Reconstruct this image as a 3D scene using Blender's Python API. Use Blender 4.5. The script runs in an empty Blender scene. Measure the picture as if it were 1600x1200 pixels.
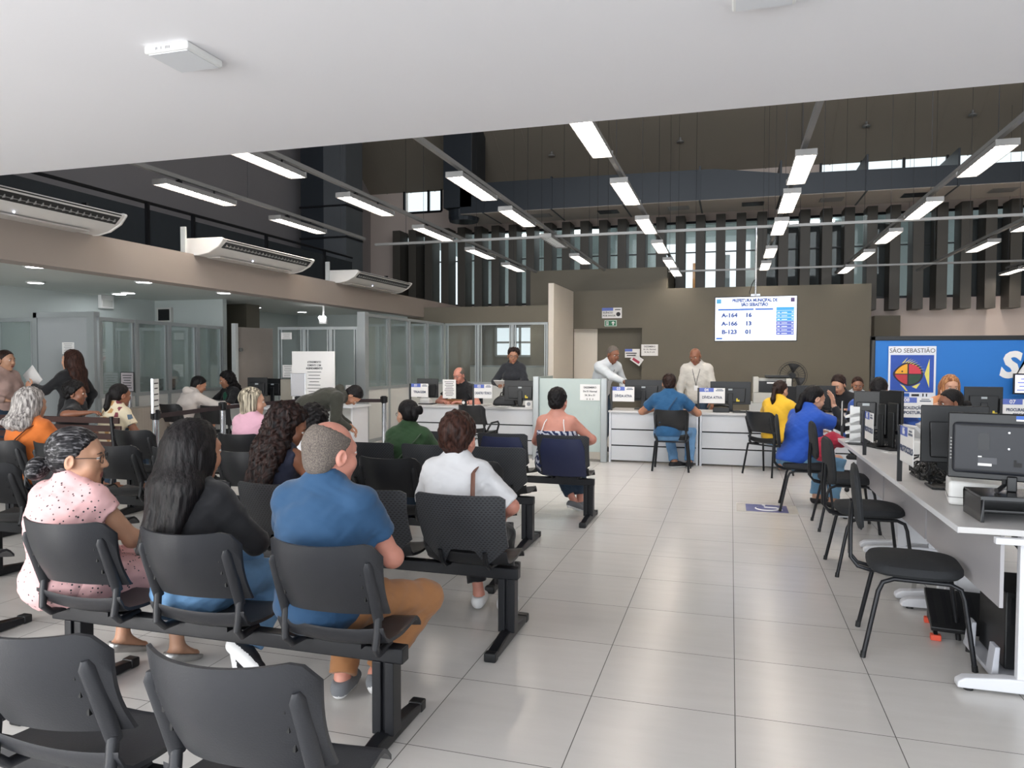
import bpy, math, random
import numpy as np
from mathutils import Vector, Matrix
SC = bpy.context.scene
COL = SC.collection
PI = math.pi
rnd = random.Random(7)

# ---------------------------------------------------------------- camera, sky, daylight, exposure
f_, yaw_, pit_, rol_, CH = 1145.8, .2897, .0339, .0027, 1.4687
cy_, sy_, cp_, sp_ = math.cos(yaw_), math.sin(yaw_), math.cos(pit_), math.sin(pit_)
R0 = Vector((cy_, sy_, 0)); FW = Vector((-sy_*cp_, cy_*cp_, -sp_)); U0 = Vector((-sy_*sp_, cy_*sp_, cp_))
RT = math.cos(rol_)*R0 + math.sin(rol_)*U0; UP = math.cos(rol_)*U0 - math.sin(rol_)*R0
EYE = Vector((0, 0, CH))
cam = bpy.data.cameras.new('camera'); co = bpy.data.objects.new('camera', cam); COL.objects.link(co)
cam.sensor_fit = 'HORIZONTAL'; cam.sensor_width = 36; cam.lens = 36*f_/1600; cam.clip_start = .05; cam.clip_end = 200
co.matrix_world = Matrix((( RT.x, UP.x, -FW.x, 0), (RT.y, UP.y, -FW.y, 0), (RT.z, UP.z, -FW.z, CH), (0, 0, 0, 1)))
SC.camera = co

def at(x, y, X=None, Y=None, Z=None):
    """the point of the room seen at photograph pixel (x, y) on the plane X=, Y= or Z="""
    d = FW + RT*((x-800)/f_) + UP*((600-y)/f_)
    t = X/d.x if X is not None else Y/d.y if Y is not None else (Z-CH)/d.z
    return EYE + d*t

wd = bpy.data.worlds.new('sky'); SC.world = wd; wd.use_nodes = True
bg = wd.node_tree.nodes['Background']; bg.inputs[0].default_value = (.86, .93, 1, 1); bg.inputs[1].default_value = 1.4

def area(name, loc, aim, sx, sy, watt, col):
    l = bpy.data.lights.new(name, 'AREA'); l.shape = 'RECTANGLE'; l.size = sx; l.size_y = sy; l.energy = watt; l.color = col
    o = bpy.data.objects.new(name, l); COL.objects.link(o); o.location = loc
    o.rotation_euler = (Vector(aim)-Vector(loc)).to_track_quat('-Z', 'Z').to_euler()
    return o
# daylight entering by the open glazed street front behind the photographer
area('daylight_street_front', (-1.2, -3.4, 1.45), (-1.2, 4, 1.6), 12, 2.5, 330, (.90, .95, 1))
area('daylight_left_entrance', (-6.2, -2.6, 1.5), (-3.0, 2.6, .7), 2.6, 2.3, 240, (1, .97, .93))
# added fill light at an unseen high window, brightens roof and back wall
area('fill_high_window', (.4, 4.32, 6.6), (.4, 18, 5.6), 13, 2.6, 420, (.95, .97, 1))
SC.view_settings.view_transform = 'Standard'; SC.view_settings.look = 'None'
SC.view_settings.exposure = 0.35; SC.view_settings.gamma = 1; SC.view_settings.use_curve_mapping = False

# ---------------------------------------------------------------- materials
MATS = {}
def lin(c):
    if isinstance(c, str):
        c = [int(c[i:i+2], 16)/255 for i in (0, 2, 4)]
        c = [v/12.92 if v <= .04045 else ((v+.055)/1.055)**2.4 for v in c]
    return tuple(c[:3])+(1,)
class NT:
    def __init__(s, name):
        s.m = bpy.data.materials.new(name); s.m.use_nodes = True; s.t = s.m.node_tree; s.b = s.t.nodes['Principled BSDF']
    def n(s, typ, **k):
        n = s.t.nodes.new('ShaderNode'+typ)
        for a, v in k.items():
            if a.startswith('i_'):
                a = a[2:]; n.inputs[int(a) if a.isdigit() else a].default_value = v
            else: setattr(n, a, v)
        return n
    def l(s, a, b): s.t.links.new(a, b)
    def math(s, op, a, b=None, c=None):
        n = s.n('Math', operation=op)
        for i, v in enumerate((a, b, c)):
            if v is None: continue
            if isinstance(v, (int, float)): n.inputs[i].default_value = v
            else: s.l(v, n.inputs[i])
        return n.outputs[0]
    def mix(s, fac, a, b):
        n = s.n('Mix', data_type='RGBA')
        for sock, v in ((n.inputs[0], fac), (n.inputs[6], a), (n.inputs[7], b)):
            if isinstance(v, (int, float)): sock.default_value = v
            elif isinstance(v, (str, tuple)): sock.default_value = lin(v)
            else: s.l(v, sock)
        return n.outputs[2]
    def coord(s, which='Object', scale=None):
        c = s.n('TexCoord').outputs[which]
        if scale is None: return c
        m = s.n('Mapping'); s.l(c, m.inputs[0]); m.inputs[3].default_value = scale; return m.outputs[0]
    def noise(s, vec, scale=5, detail=3, rough=.5):
        n = s.n('TexNoise', i_Scale=scale, i_Detail=detail, i_Roughness=rough); s.l(vec, n.inputs[0]); return n.outputs[0]
    def bump(s, h, strength=.3, dist=.01):
        b = s.n('Bump', i_Strength=strength, i_Distance=dist); s.l(h, b.inputs['Height']); s.l(b.outputs[0], s.b.inputs['Normal'])
def M(name, col=None, rough=.5, metal=0, emit=0, var=.06, scale=6, bump=0, bscale=60, spec=.5, sheen=0, stretch=None):
    """procedural material: base colour with a soft noise variation and optional fine bump"""
    if name in MATS: return MATS[name]
    t = NT(name); b = t.b; c = lin(col)
    b.inputs['Roughness'].default_value = rough; b.inputs['Metallic'].default_value = metal
    b.inputs['Specular IOR Level'].default_value = spec
    if sheen: b.inputs['Sheen Weight'].default_value = sheen
    v = t.coord('Object', stretch)
    if var:
        nz = t.noise(v, scale)
        lo = tuple(max(0, x*(1-var)) for x in c[:3]); hi = tuple(min(1, x*(1+var)) for x in c[:3])
        t.l(t.mix(nz, lo, hi), b.inputs['Base Color'])
    else: b.inputs['Base Color'].default_value = c
    if emit: b.inputs['Emission Color'].default_value = c; b.inputs['Emission Strength'].default_value = emit
    if bump: t.bump(t.noise(v, bscale, 2), bump, .004)
    MATS[name] = t.m; return t.m
def mat_floor():
    t = NT('floor_tile'); g = t.n('NewGeometry').outputs['Position']
    s = t.n('SeparateXYZ'); t.l(g, s.inputs[0])
    def grout(o, off): return t.math('PINGPONG', t.math('DIVIDE', t.math('SUBTRACT', o, off), .6), .5)
    d = t.math('MINIMUM', grout(s.outputs[0], .0345-6), grout(s.outputs[1], 3.1209-12))
    gm = t.math('LESS_THAN', d, .0032)
    cell = t.n('CombineXYZ')
    for i, off in ((0, .0345-6), (1, 3.1209-12)): t.l(t.math('FLOOR', t.math('DIVIDE', t.math('SUBTRACT', s.outputs[i], off), .6)), cell.inputs[i])
    wn = t.n('TexWhiteNoise', noise_dimensions='3D'); t.l(cell.outputs[0], wn.inputs[0])
    mp = t.n('Mapping'); t.l(g, mp.inputs[0]); mp.inputs[3].default_value = (1.2, 6, 1)
    nz = t.noise(mp.outputs[0], 2.2, 5, .6)
    k = t.math('ADD', t.math('MULTIPLY', nz, .8), t.math('MULTIPLY', wn.outputs[0], .2))
    c = t.mix(k, (.56, .542, .515), (.66, .642, .615))
    t.l(t.mix(gm, c, (.10, .093, .085)), t.b.inputs['Base Color'])
    r = t.math('ADD', t.math('MULTIPLY', nz, .05), .215); t.l(t.math('MAXIMUM', r, t.math('MULTIPLY', gm, .8)), t.b.inputs['Roughness'])
    t.b.inputs['Specular IOR Level'].default_value = .42
    t.bump(t.math('SUBTRACT', t.math('MULTIPLY', nz, .04), gm), .10, .002)
    return t.m
def mat_glass(name='pane_glass', tint='ecefee', fac=.955, rough=.02):
    if name in MATS: return MATS[name]
    t = NT(name); tr = t.n('BsdfTransparent'); gl = t.n('BsdfGlossy', i_Roughness=rough); df = t.n('BsdfDiffuse')
    tr.inputs[0].default_value = lin(tint); gl.inputs[0].default_value = (.9, .95, .95, 1); df.inputs[0].default_value = lin(tint)
    lw = t.n('LayerWeight', i_Blend=.25)
    m1 = t.n('MixShader'); m2 = t.n('MixShader')
    m1.inputs[0].default_value = fac; t.l(df.outputs[0], m1.inputs[1]); t.l(tr.outputs[0], m1.inputs[2])
    t.l(t.math('MULTIPLY', lw.outputs[0], .55), m2.inputs[0]); t.l(m1.outputs[0], m2.inputs[1]); t.l(gl.outputs[0], m2.inputs[2])
    t.l(m2.outputs[0], t.t.nodes['Material Output'].inputs[0]); MATS[name] = t.m; return t.m
def mat_dots():
    if 'perforated_plastic' in MATS: return MATS['perforated_plastic']
    t = NT('perforated_plastic'); s = t.n('SeparateXYZ'); t.l(t.coord('Object'), s.inputs[0])
    u = t.math('DIVIDE', s.outputs[0], .020); v = t.math('DIVIDE', s.outputs[2], .0115)
    row = t.math('MULTIPLY', t.math('MODULO', t.math('ADD', t.math('FLOOR', v), 100), 2), .5)
    a = t.math('SUBTRACT', t.math('FRACT', t.math('ADD', t.math('ADD', u, row), 50)), .5); b = t.math('SUBTRACT', t.math('FRACT', t.math('ADD', v, 50)), .5)
    d = t.math('ADD', t.math('MULTIPLY', t.math('MULTIPLY', a, a), 1.0), t.math('MULTIPLY', t.math('MULTIPLY', b, b), 1.5))
    h = t.math('LESS_THAN', d, .085)
    t.l(t.mix(h, '36383c', '0c0d0f'), t.b.inputs['Base Color']); t.b.inputs['Roughness'].default_value = .42
    t.bump(t.math('SUBTRACT', 1, h), .5, .004); MATS['perforated_plastic'] = t.m; return t.m
def mat_cells(name, cols, scale, thr=None, rough=.8, base=None):
    """cloth printed with scattered spots (thr) or a busy patchwork of colours"""
    if name in MATS: return MATS[name]
    t = NT(name); v = t.n('TexVoronoi', i_Scale=scale, distance='EUCLIDEAN' if thr else 'CHEBYCHEV'); t.l(t.coord(), v.inputs[0])
    if thr:
        sc = t.n('SeparateColor'); t.l(v.outputs['Color'], sc.inputs[0])
        k = t.math('MULTIPLY', t.math('LESS_THAN', v.outputs['Distance'], thr), t.math('GREATER_THAN', sc.outputs[0], .35))
        c = t.mix(k, base, t.mix(t.math('GREATER_THAN', sc.outputs[1], .7), cols[0], cols[1]))
    else:
        sc = t.n('SeparateColor'); t.l(v.outputs['Color'], sc.inputs[0])
        c = base
        for i, cc in enumerate(cols): c = t.mix(t.math('MULTIPLY', t.math('GREATER_THAN', sc.outputs[i % 3], .70), t.math('LESS_THAN', v.outputs['Distance'], .33)), c, cc)
    t.l(c, t.b.inputs['Base Color']); t.b.inputs['Roughness'].default_value = rough; MATS[name] = t.m; return t.m
def mat_waves(name, c1, c2, scale, dist, direction='DIAGONAL', thr=.5, rough=.8):
    if name in MATS: return MATS[name]
    t = NT(name); w = t.n('TexWave', bands_direction=direction, i_Scale=scale, i_Distortion=dist); w.inputs['Detail'].default_value = 2; w.inputs['Detail Scale'].default_value = 1.2
    t.l(t.coord(), w.inputs[0])
    t.l(t.mix(t.math('GREATER_THAN', w.outputs[1], thr), c1, c2), t.b.inputs['Base Color']); t.b.inputs['Roughness'].default_value = rough; MATS[name] = t.m; return t.m
def mat_hair(name, c1, c2, scale=90, stretch=(1, 1, .10), rough=.5, turn=0, lo=.38, hi=.66):
    if name in MATS: return MATS[name]
    t = NT(name); m1 = t.n('Mapping'); t.l(t.coord(), m1.inputs[0]); m1.inputs[2].default_value = (0, 0, math.radians(turn)); m2 = t.n('Mapping'); t.l(m1.outputs[0], m2.inputs[0]); m2.inputs[3].default_value = stretch
    nz = t.noise(m2.outputs[0], scale, 3, .6); k = t.n('MapRange', i_1=lo, i_2=hi); t.l(nz, k.inputs[0])
    t.l(t.mix(k.outputs[0], c1, c2), t.b.inputs['Base Color']); t.b.inputs['Roughness'].default_value = rough
    t.b.inputs['Specular IOR Level'].default_value = .22
    t.bump(nz, .6, .006); MATS[name] = t.m; return t.m
def mat_skin(name, c):
    if name in MATS: return MATS[name]
    t = NT(name); nz = t.noise(t.coord(), 22, 4)
    c = lin(c); t.l(t.mix(nz, tuple(x*.88 for x in c[:3]), tuple(min(1, x*1.1) for x in c[:3])), t.b.inputs['Base Color'])
    t.b.inputs['Roughness'].default_value = .48; t.b.inputs['Subsurface Weight'].default_value = .06; t.b.inputs['Subsurface Radius'].default_value = (.012, .005, .003)
    t.bump(t.noise(t.coord(), 160, 2), .08, .002); MATS[name] = t.m; return t.m

# ---------------------------------------------------------------- mesh helpers
def link(o, parent=None):
    COL.objects.link(o)
    if parent is not None: o.parent = parent
    return o
class MB:
    def __init__(s): s.v = []; s.f = []; s.mi = []; s.cur = 0
    def add(s, vs, fs):
        b = len(s.v); s.v += [tuple(v) for v in vs]; s.f += [tuple(i+b for i in f) for f in fs]; s.mi += [s.cur]*len(fs); return s
    def box(s, x0, x1, y0, y1, z0, z1, mx=None):
        vs = [Vector((x, y, z)) for z in (z0, z1) for y in (y0, y1) for x in (x0, x1)]
        if mx is not None: vs = [mx @ v for v in vs]
        return s.add(vs, [(0, 2, 3, 1), (4, 5, 7, 6), (0, 1, 5, 4), (2, 6, 7, 3), (0, 4, 6, 2), (1, 3, 7, 5)])
    def prism(s, pts, axis, a, b):
        """polygon pts extruded along axis ('x','y','z') from a to b"""
        def P(p, q): return {'x': (q, p[0], p[1]), 'y': (p[0], q, p[1]), 'z': (p[0], p[1], q)}[axis]
        n = len(pts); vs = [P(p, a) for p in pts]+[P(p, b) for p in pts]
        return s.add(vs, [tuple(range(n)), tuple(range(2*n-1, n-1, -1))]+[(i, i+n, (i+1) % n+n, (i+1) % n) for i in range(n)])
    def tube(s, pts, r, n=8, closed=False, flat=1.0):
        pts = [Vector(p) for p in pts]; m = len(pts); rs = r if isinstance(r, (list, tuple)) else [r]*m
        vs = []; pu = None
        for i, p in enumerate(pts):
            if closed: d = pts[(i+1) % m]-pts[i-1]
            else: d = pts[min(i+1, m-1)]-pts[max(i-1, 0)]
            d.normalize()
            if pu is None: pu = d.orthogonal().normalized()
            u = pu-d*pu.dot(d)
            u = u.normalized() if u.length > 1e-6 else d.orthogonal().normalized()
            pu = u; w = d.cross(u)
            for k in range(n):
                a = 2*PI*k/n; vs.append(p+(u*math.cos(a)+w*math.sin(a)*flat)*rs[i])
        fs = []
        for i in range(m if closed else m-1):
            for k in range(n):
                a, b = i*n+k, i*n+(k+1) % n; j = ((i+1) % m)*n
                fs.append((a, b, j+(k+1) % n, j+k))
        if not closed: fs += [tuple(range(n-1, -1, -1)), tuple(range((m-1)*n, m*n))]
        return s.add(vs, fs)
    def cyl(s, p, q, r, n=16, r2=None): return s.tube([p, q], [r, r if r2 is None else r2], n)
    def lathe(s, prof, c=(0, 0, 0), n=20):
        vs = []
        for r, z in prof:
            for k in range(n):
                a = 2*PI*k/n; vs.append((c[0]+r*math.cos(a), c[1]+r*math.sin(a), c[2]+z))
        m = len(prof); fs = [(i*n+k, i*n+(k+1) % n, (i+1)*n+(k+1) % n, (i+1)*n+k) for i in range(m-1) for k in range(n)]
        return s.add(vs, fs+[tuple(range(n-1, -1, -1)), tuple(range((m-1)*n, m*n))])
    def grid(s, fn, nu, nv, thick=None):
        """sheet fn(u,v)->Vector, u,v in 0..1; thick: a Vector offset that gives it a second skin"""
        P = [[Vector(fn(i/nu, j/nv)) for i in range(nu+1)] for j in range(nv+1)]
        w = nu+1; vs = [p for r in P for p in r]; fs = [(j*w+i, j*w+i+1, (j+1)*w+i+1, (j+1)*w+i) for j in range(nv) for i in range(nu)]
        if thick is not None:
            k = len(vs); vs += [p+Vector(thick) for p in vs[:k]]; fs += [tuple(x+k for x in reversed(q)) for q in fs]
            rim = [i for i in range(w)]+[j*w+nu for j in range(1, nv+1)]+[nv*w+i for i in range(nu-1, -1, -1)]+[j*w for j in range(nv-1, 0, -1)]
            fs += [(rim[(i+1) % len(rim)], rim[i], rim[i]+k, rim[(i+1) % len(rim)]+k) for i in range(len(rim))]
        return s.add(vs, fs)
    def sphere(s, c, r, n=12, m=8):
        r = r if isinstance(r, tuple) else (r, r, r)
        vs = [(c[0]+r[0]*math.sin(PI*j/m)*math.cos(2*PI*i/n), c[1]+r[1]*math.sin(PI*j/m)*math.sin(2*PI*i/n), c[2]-r[2]*math.cos(PI*j/m)) for j in range(m+1) for i in range(n)]
        return s.add(vs, [(j*n+i, j*n+(i+1) % n, (j+1)*n+(i+1) % n, (j+1)*n+i) for j in range(m) for i in range(n)])
    def build(s, name, mats, parent=None, bevel=0, smooth=None, seg=2, mx=None):
        me = bpy.data.meshes.new(name)
        me.from_pydata(s.v, [], s.f); me.update()
        import bmesh
        bm = bmesh.new(); bm.from_mesh(me); bmesh.ops.remove_doubles(bm, verts=bm.verts, dist=1e-6); bmesh.ops.recalc_face_normals(bm, faces=bm.faces)
        bm.to_mesh(me); bm.free()
        for m in (mats if isinstance(mats, (list, tuple)) else [mats]): me.materials.append(m)
        if len(me.materials) > 1 and len(me.polygons) == len(s.mi): me.polygons.foreach_set('material_index', s.mi)
        o = link(bpy.data.objects.new(name, me), parent)
        if mx is not None: o.matrix_local = mx
        if smooth is None: smooth = bevel > 0
        if smooth:
            me.polygons.foreach_set('use_smooth', [True]*len(me.polygons))
        if bevel:
            b = o.modifiers.new('bevel', 'BEVEL'); b.width = bevel; b.segments = seg; b.limit_method = 'ANGLE'; b.angle_limit = .6; b.harden_normals = False
        if smooth:
            w = o.modifiers.new('edges', 'WEIGHTED_NORMAL') if bevel else None
            if not bevel:
                try: me.set_sharp_from_angle(angle=.7)
                except Exception: pass
        return o
def tag(o, label=None, cat=None, group=None, kind=None):
    for k, v in (('label', label), ('category', cat), ('group', group), ('kind', kind)):
        if v: o[k] = v
    return o
def thing(name, label, cat, loc=(0, 0, 0), rz=0, group=None):
    o = bpy.data.objects.new(name, None); o.empty_display_size = .1; link(o); o.location = loc; o.rotation_euler = (0, 0, rz)
    return tag(o, label, cat, group)
def struct(name, mb, m, bevel=0, parent=None):
    o = mb.build(name, m, parent, bevel); o['kind'] = 'structure'; return o
def copy_tree(o, parent=None):
    c = o.copy(); COL.objects.link(c); c.parent = parent
    for ch in list(o.children): copy_tree(ch, c)
    return c
def text(s, size, m, parent=None, loc=(0, 0, 0), rot=(PI/2, 0, 0), align='CENTER', bold=.0, name='lettering', ext=.0015, shear=0, sx=1):
    cu = bpy.data.curves.new('t', 'FONT'); cu.body = s; cu.size = size; cu.align_x = align; cu.align_y = 'CENTER'; cu.extrude = ext; cu.offset = bold; cu.shear = shear; cu.resolution_u = 3
    to = bpy.data.objects.new('t', cu); COL.objects.link(to)
    dg = bpy.context.evaluated_depsgraph_get(); me = bpy.data.meshes.new_from_object(to.evaluated_get(dg))
    bpy.data.objects.remove(to); bpy.data.curves.remove(cu); me.materials.clear(); me.materials.append(m)
    o = link(bpy.data.objects.new(name, me), parent); o.location = loc; o.rotation_euler = rot; o.scale = (sx, 1, 1)
    return o
# ---------------------------------------------------------------- the hall
OLIVE = M('olive_paint', '655f52', .65, var=.05, scale=1.5)
CREAM = M('cream_paint', 'd8d0c4', .6, var=.03, scale=2)
BLUEG = M('grey_green_paint', 'bcc4c2', .6, var=.04, scale=1)
WHITEP = M('white_ceiling_paint', 'e6e5e8', .7, var=.02, scale=.7)
GREYM0 = M('cupboard_grey', '7d7f80', .6)
DARKW = M('dark_grey_paint', '868386', .6, var=.10, scale=.8)
ROOF = M('brown_roof_panel', '8a8276', .7, var=.08, scale=.8)
SLATE = M('slate_metal', '2f353c', .45, metal=.2, var=.08, scale=1)
FRAME = M('grey_aluminium', '9ea3a4', .35, metal=.35, var=.04)
FRAMEW = M('white_aluminium', 'cfd2d1', .4, var=.03)
PANEL = M('light_grey_laminate', 'c9cac6', .5, var=.04, scale=2)
PANELD = M('mid_grey_door_laminate', '9b9fa1', .5, var=.04, scale=2)
GLASS = mat_glass()
BLACKP = M('black_plastic', '17181a', .4, var=.1)
BLACKM = M('black_metal', '1b1c20', .38, metal=.3, var=.1)
CHROME = M('brushed_chrome', 'c5c8cc', .25, metal=.9, var=.05)
WHITEM = M('white_plastic', 'e4e4e2', .4, var=.02)
GREYM = M('grey_lamp_metal', '8d8c8a', .45, metal=.3, var=.04)

struct('floor', MB().box(-16, 10, -6, 30, -.25, 0), mat_floor())
struct('ceiling', MB().box(-12, 10, -4.5, 4.22, 2.835, 3.25), WHITEP)                       # the low slab over the entrance
low = struct('ceiling', MB().box(-10.4, -6.77, -4.5, 18.6, 2.5, 2.78), M('low_ceiling_paint', 'c9cdc8', .6, var=.03))
struct('trim_1', MB().box(-6.76, -6.5, 4.2, 20, 2.385, 2.78), M('beam_paint', '9a8f87', .65, var=.04, scale=1.5))                        # deep beam that edges the mezzanine
struct('wall_left', MB().box(-10.2, -9.95, -4.5, 20, 0, 2.5), BLUEG)
struct('wall_left', MB().box(-10.65, -10.4, 4.2, 18.7, 2.78, 17), DARKW)
struct('wall_left', MB().box(-10.65, -10.4, 18.7, 20.2, 2.5, 9), M('pale_upper_paint', '9b9492', .7, var=.05, scale=1))
struct('wall_right', MB().box(9, 9.2, -4.5, 20, 0, 16), CREAM)
struct('wall_front', MB().box(-10.6, 9.2, 4.0, 4.2, 3.25, 5.25).box(-10.6, 9.2, 4.0, 4.2, 7.95, 17.2).box(-10.6, -6.15, 4.0, 4.2, 5.25, 7.95).box(6.95, 9.2, 4.0, 4.2, 5.25, 7.95), DARKW)
w5 = MB()
for k in range(11): w5.box(-6.15+k*1.31-.03, -6.15+k*1.31+.03, 4.05, 4.15, 5.25, 7.95)
struct('fill_window', w5.box(-6.15, 6.95, 4.05, 4.15, 5.22, 5.28).box(-6.15, 6.95, 4.05, 4.15, 7.92, 7.98), BLACKM)  # unseen window frame, added to hold the high fill light
struct('wall_front', MB().box(-10.2, -8.2, -4.4, -4.2, 0, 2.83), CREAM)
roof = MB(); zr = lambda y: 6.37+.68*(20-y)
for i in range(26):                                                                          # ribbed roof panels, each a narrow tray
    x0 = -10.6+i*.76; roof.prism([(20.02, zr(20.02)), (4.0, zr(4.0)), (4.0, zr(4.0)+.12), (20.02, zr(20.02)+.12)], 'x', x0, x0+.745)
    roof.prism([(20.02, zr(20.02)-.012), (4.0, zr(4.0)-.012), (4.0, zr(4.0)+.02), (20.02, zr(20.02)+.02)], 'x', x0+.738, x0+.768)
struct('ceiling', roof, ROOF)
# back wall: plaster below, fins and glass above, header, clerestory
bw = MB().box(-10.4, 9, 20, 20.25, 0, 2.99).box(-10.4, -9.29, 20, 20.25, 2.99, 6.5).box(-9.29, 9, 20, 20.25, 5.11, 5.76)
bw.box(-8.11, 2.1, 20, 20.25, 5.76, 6.5)
struct('wall_back', bw, M('plaster_pinkish', 'd3c4bb', .7, var=.04, scale=1.2))
w1 = MB()
for x in (-9.29, -8.52, -8.11): w1.box(x-.03, x+.03, 19.97, 20.05, 5.76, 6.42)
w1.box(-9.29, -8.11, 19.97, 20.05, 5.73, 5.79)
wo = struct('window_1', w1, BLACKM); MB().box(-9.27, -8.13, 20.1, 20.11, 5.78, 6.42).build('pane', GLASS, wo)
w2 = MB(); x = 2.1
while x < 9: w2.box(x-.03, x+.03, 19.97, 20.05, 5.76, 6.42); x += .94
w2.box(2.1, 9, 19.97, 20.05, 5.73, 5.78)
wo = struct('window_2', w2, BLACKM); MB().box(2.12, 8.98, 20.1, 20.11, 5.78, 6.42).build('pane', GLASS, wo)
FIN = M('fin_grey_brown', '4d4943', .55, var=.07, scale=2); BLIND = M('dark_blind_fabric', '24282c', .7, var=.1)
w3 = MB().box(-9.29, 9, 20.02, 20.06, 2.99, 3.05).box(-9.29, 9, 20.02, 20.06, 5.05, 5.11)
for k in range(37): w3.box(-9.29+k*.5-.02, -9.29+k*.5+.02, 20.0, 20.08, 2.99, 5.11)
w3.box(-9.29, 9, 20.02, 20.06, 4.28, 4.31)
wo = struct('window_3', w3, BLACKM); MB().box(-9.27, 8.98, 20.10, 20.11, 3.0, 5.1).build('pane', GLASS, wo)
for k in range(36):
    xc = -9.04+k*.5
    fo = tag(MB().box(xc-.36, xc-.13, 19.42, 20.0, 2.68, 5.16).build('facade_fin', FIN, None, .006), 'upright grey-brown facade fin before the mezzanine windows', 'facade fin', 'facade fins along the back wall')
    sx = 800+f_*((xc*cy_+20*sy_)/(-xc*sy_+20*cy_))
    if sx > 1172 and k not in (24, 26, 28) or sx < 690:
        bo = tag(MB().box(xc-.22, xc+.23, 20.16, 20.18, 2.99, 4.86).build('roller_blind', BLIND), 'dark roller blind drawn down in a mezzanine window behind the fins', 'roller blind', 'roller blinds of the mezzanine windows')
# the office beyond the windows: floor, ceiling, lamps, far window to the sky
struct('floor', MB().box(-10.4, 9, 20.25, 28, 2.6, 2.8), PANEL)
OC = M('office_ceiling_paint', 'a9b4b4', .7, var=.05)
wa, wb_ = at(1040, 430, Y=28).x, at(1172, 430, Y=28).x
struct('ceiling', MB().box(-4.2, 2.0, 20.25, 28, 6.4, 6.5), OC)
struct('ceiling', MB().box(-10.4, -4.2, 20.25, 28, 5.5, 5.6), OC); struct('ceiling', MB().box(2.0, 9, 20.25, 28, 5.5, 5.6), OC)
struct('wall_back', MB().box(-4.3, -4.2, 20.25, 28, 5.6, 6.5).box(2.0, 2.1, 20.25, 28, 5.6, 6.5), OC)
struct('wall_back', MB().box(-10.4, wa, 27.9, 28, 2.8, 5.5).box(-4.2, wa, 27.9, 28, 5.5, 6.4).box(wa, wb_, 27.9, 28, 5.75, 6.4).box(wb_, 9, 27.9, 28, 2.8, 5.5).box(wb_, 2, 27.9, 28, 5.5, 6.4).box(wa, wb_, 27.9, 28, 2.8, 3.9), BLUEG)
for i in range(4): tag(MB().box(wa+.2+i*.85, wa+.6+i*.85, 26.6, 26.9, 2.8, 4.6+(i*37 % 3)*.25).build('office_cupboard', [PANEL, M('office_orange', 'd08a4a', .6), GREYM0, PANEL][i]), ['pale cupboard in the upper office before its bright window', 'orange cupboard in the upper office before its bright window', 'grey cupboard in the upper office before its bright window', 'last pale cupboard in the upper office before its bright window'][i], 'cupboard')
LAMP = M('lamp_glow', 'fff6ec', .5, emit=15, var=0)
LAMPD = M('downlight_glow', 'fdfbff', .5, emit=20, var=0)
for i, (x, y) in enumerate(((-2.2, 22.4), (-2.1, 24.6), (-1.2, 22.4), (-1.1, 24.6), (.2, 23.4), (2.2, 23), (-6.5, 23), (-4.4, 22.8))):
    tag(MB().box(x-.6, x+.6, y-.07, y+.07, (6.3 if x > -4.2 and x < 2 else 5.4), (6.4 if x > -4.2 and x < 2 else 5.5)).build('office_strip_lamp', M('office_lamp_glow', 'f2fbff', .5, emit=16, var=0)), 'lit strip lamp on the office ceiling beyond the mezzanine windows', 'strip lamp', 'strip lamps of the upper office')
# olive walls, cream return wall, doorway behind the counter
struct('trim_2', MB().box(-6.9, -3.68, 15, 15.2, 2.25, 2.6), OLIVE)
struct('wall_back', MB().box(-3.68, -3.565, 15, 17, 0, 3.06), CREAM)
xd = at(1003, 520, Y=17).x; zd = at(937, 513, Y=17).z; xw = at(937, 540, Y=17.6).x
struct('wall_back', MB().box(-3.565, xd, 17, 17.2, zd, 3.08).box(xd, 2.82, 17, 17.2, 0, 3.08), OLIVE)
struct('wall_back', MB().box(-4.7, -1.53, 17.32, 17.5, 0, 3.61).box(-1.53, -1.43, 17.32, 20, 2.6, 3.61), OLIVE)
struct('door_1', MB().box(-3.6, xw, 17.27, 17.31, 0, zd+.3), CREAM)
# duct high along the back wall, with its shaft
dz, dx0, dx1 = 5.135, -6.6, 9
db = MB()
def duct_ring(x, zt): return [(x, 17.5, dz), (x, 19, dz), (x, 19, zt), (x, 17.5, zt)]
st = [(dx0, 5.87), (-4, 5.86), (-.4, 5.82), (1.2, 5.60), (9, 5.50)]
vs = [p for s in st for p in duct_ring(*s)]; fs = [(0, 1, 2, 3), tuple(range(len(vs)-1, len(vs)-5, -1))]
for i in range(len(st)-1):
    for k in range(4): fs.append((4*i+k, 4*i+(k+1) % 4, 4*i+4+(k+1) % 4, 4*i+4+k))
db.add(vs, fs)
DU = thing('air_duct', 'long slate-grey air duct high along the back wall above the windows', 'air duct', (0, 0, 0))
db.build('duct_run', SLATE, DU)
MB().box(-7.05, -6.3, 17.5, 18.6, 5.3, 9.5).lathe([(.37, 0), (.40, .1), (.40, .35)], (-6.68, 18.0, 5.02), 20).build('shaft', SLATE, DU)
MB().box(dx0, dx1, 17.52, 18.98, dz-.012, dz-.002).build('underside', M('duct_underside_lit', 'c2bab2', .6, var=.06), DU)  # lighter colour paints in the lamplight falling on the underside
for k in range(8):
    xx = -4.9+k*1.7; g = MB().box(xx, xx+.5, 18.0, 18.42, dz-.02, dz-.013)
    for q in range(5): g.box(xx+.02, xx+.48, 18.03+q*.08, 18.075+q*.08, dz-.03, dz-.02)
    g.build('vent_grille', BLACKM if k % 2 else GREYM, DU)
for k in range(9): MB().box(-6+k*1.75, -5.96+k*1.75, 17.47, 19.02, dz-.02, 5.9).build('flange', SLATE, DU)
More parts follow.
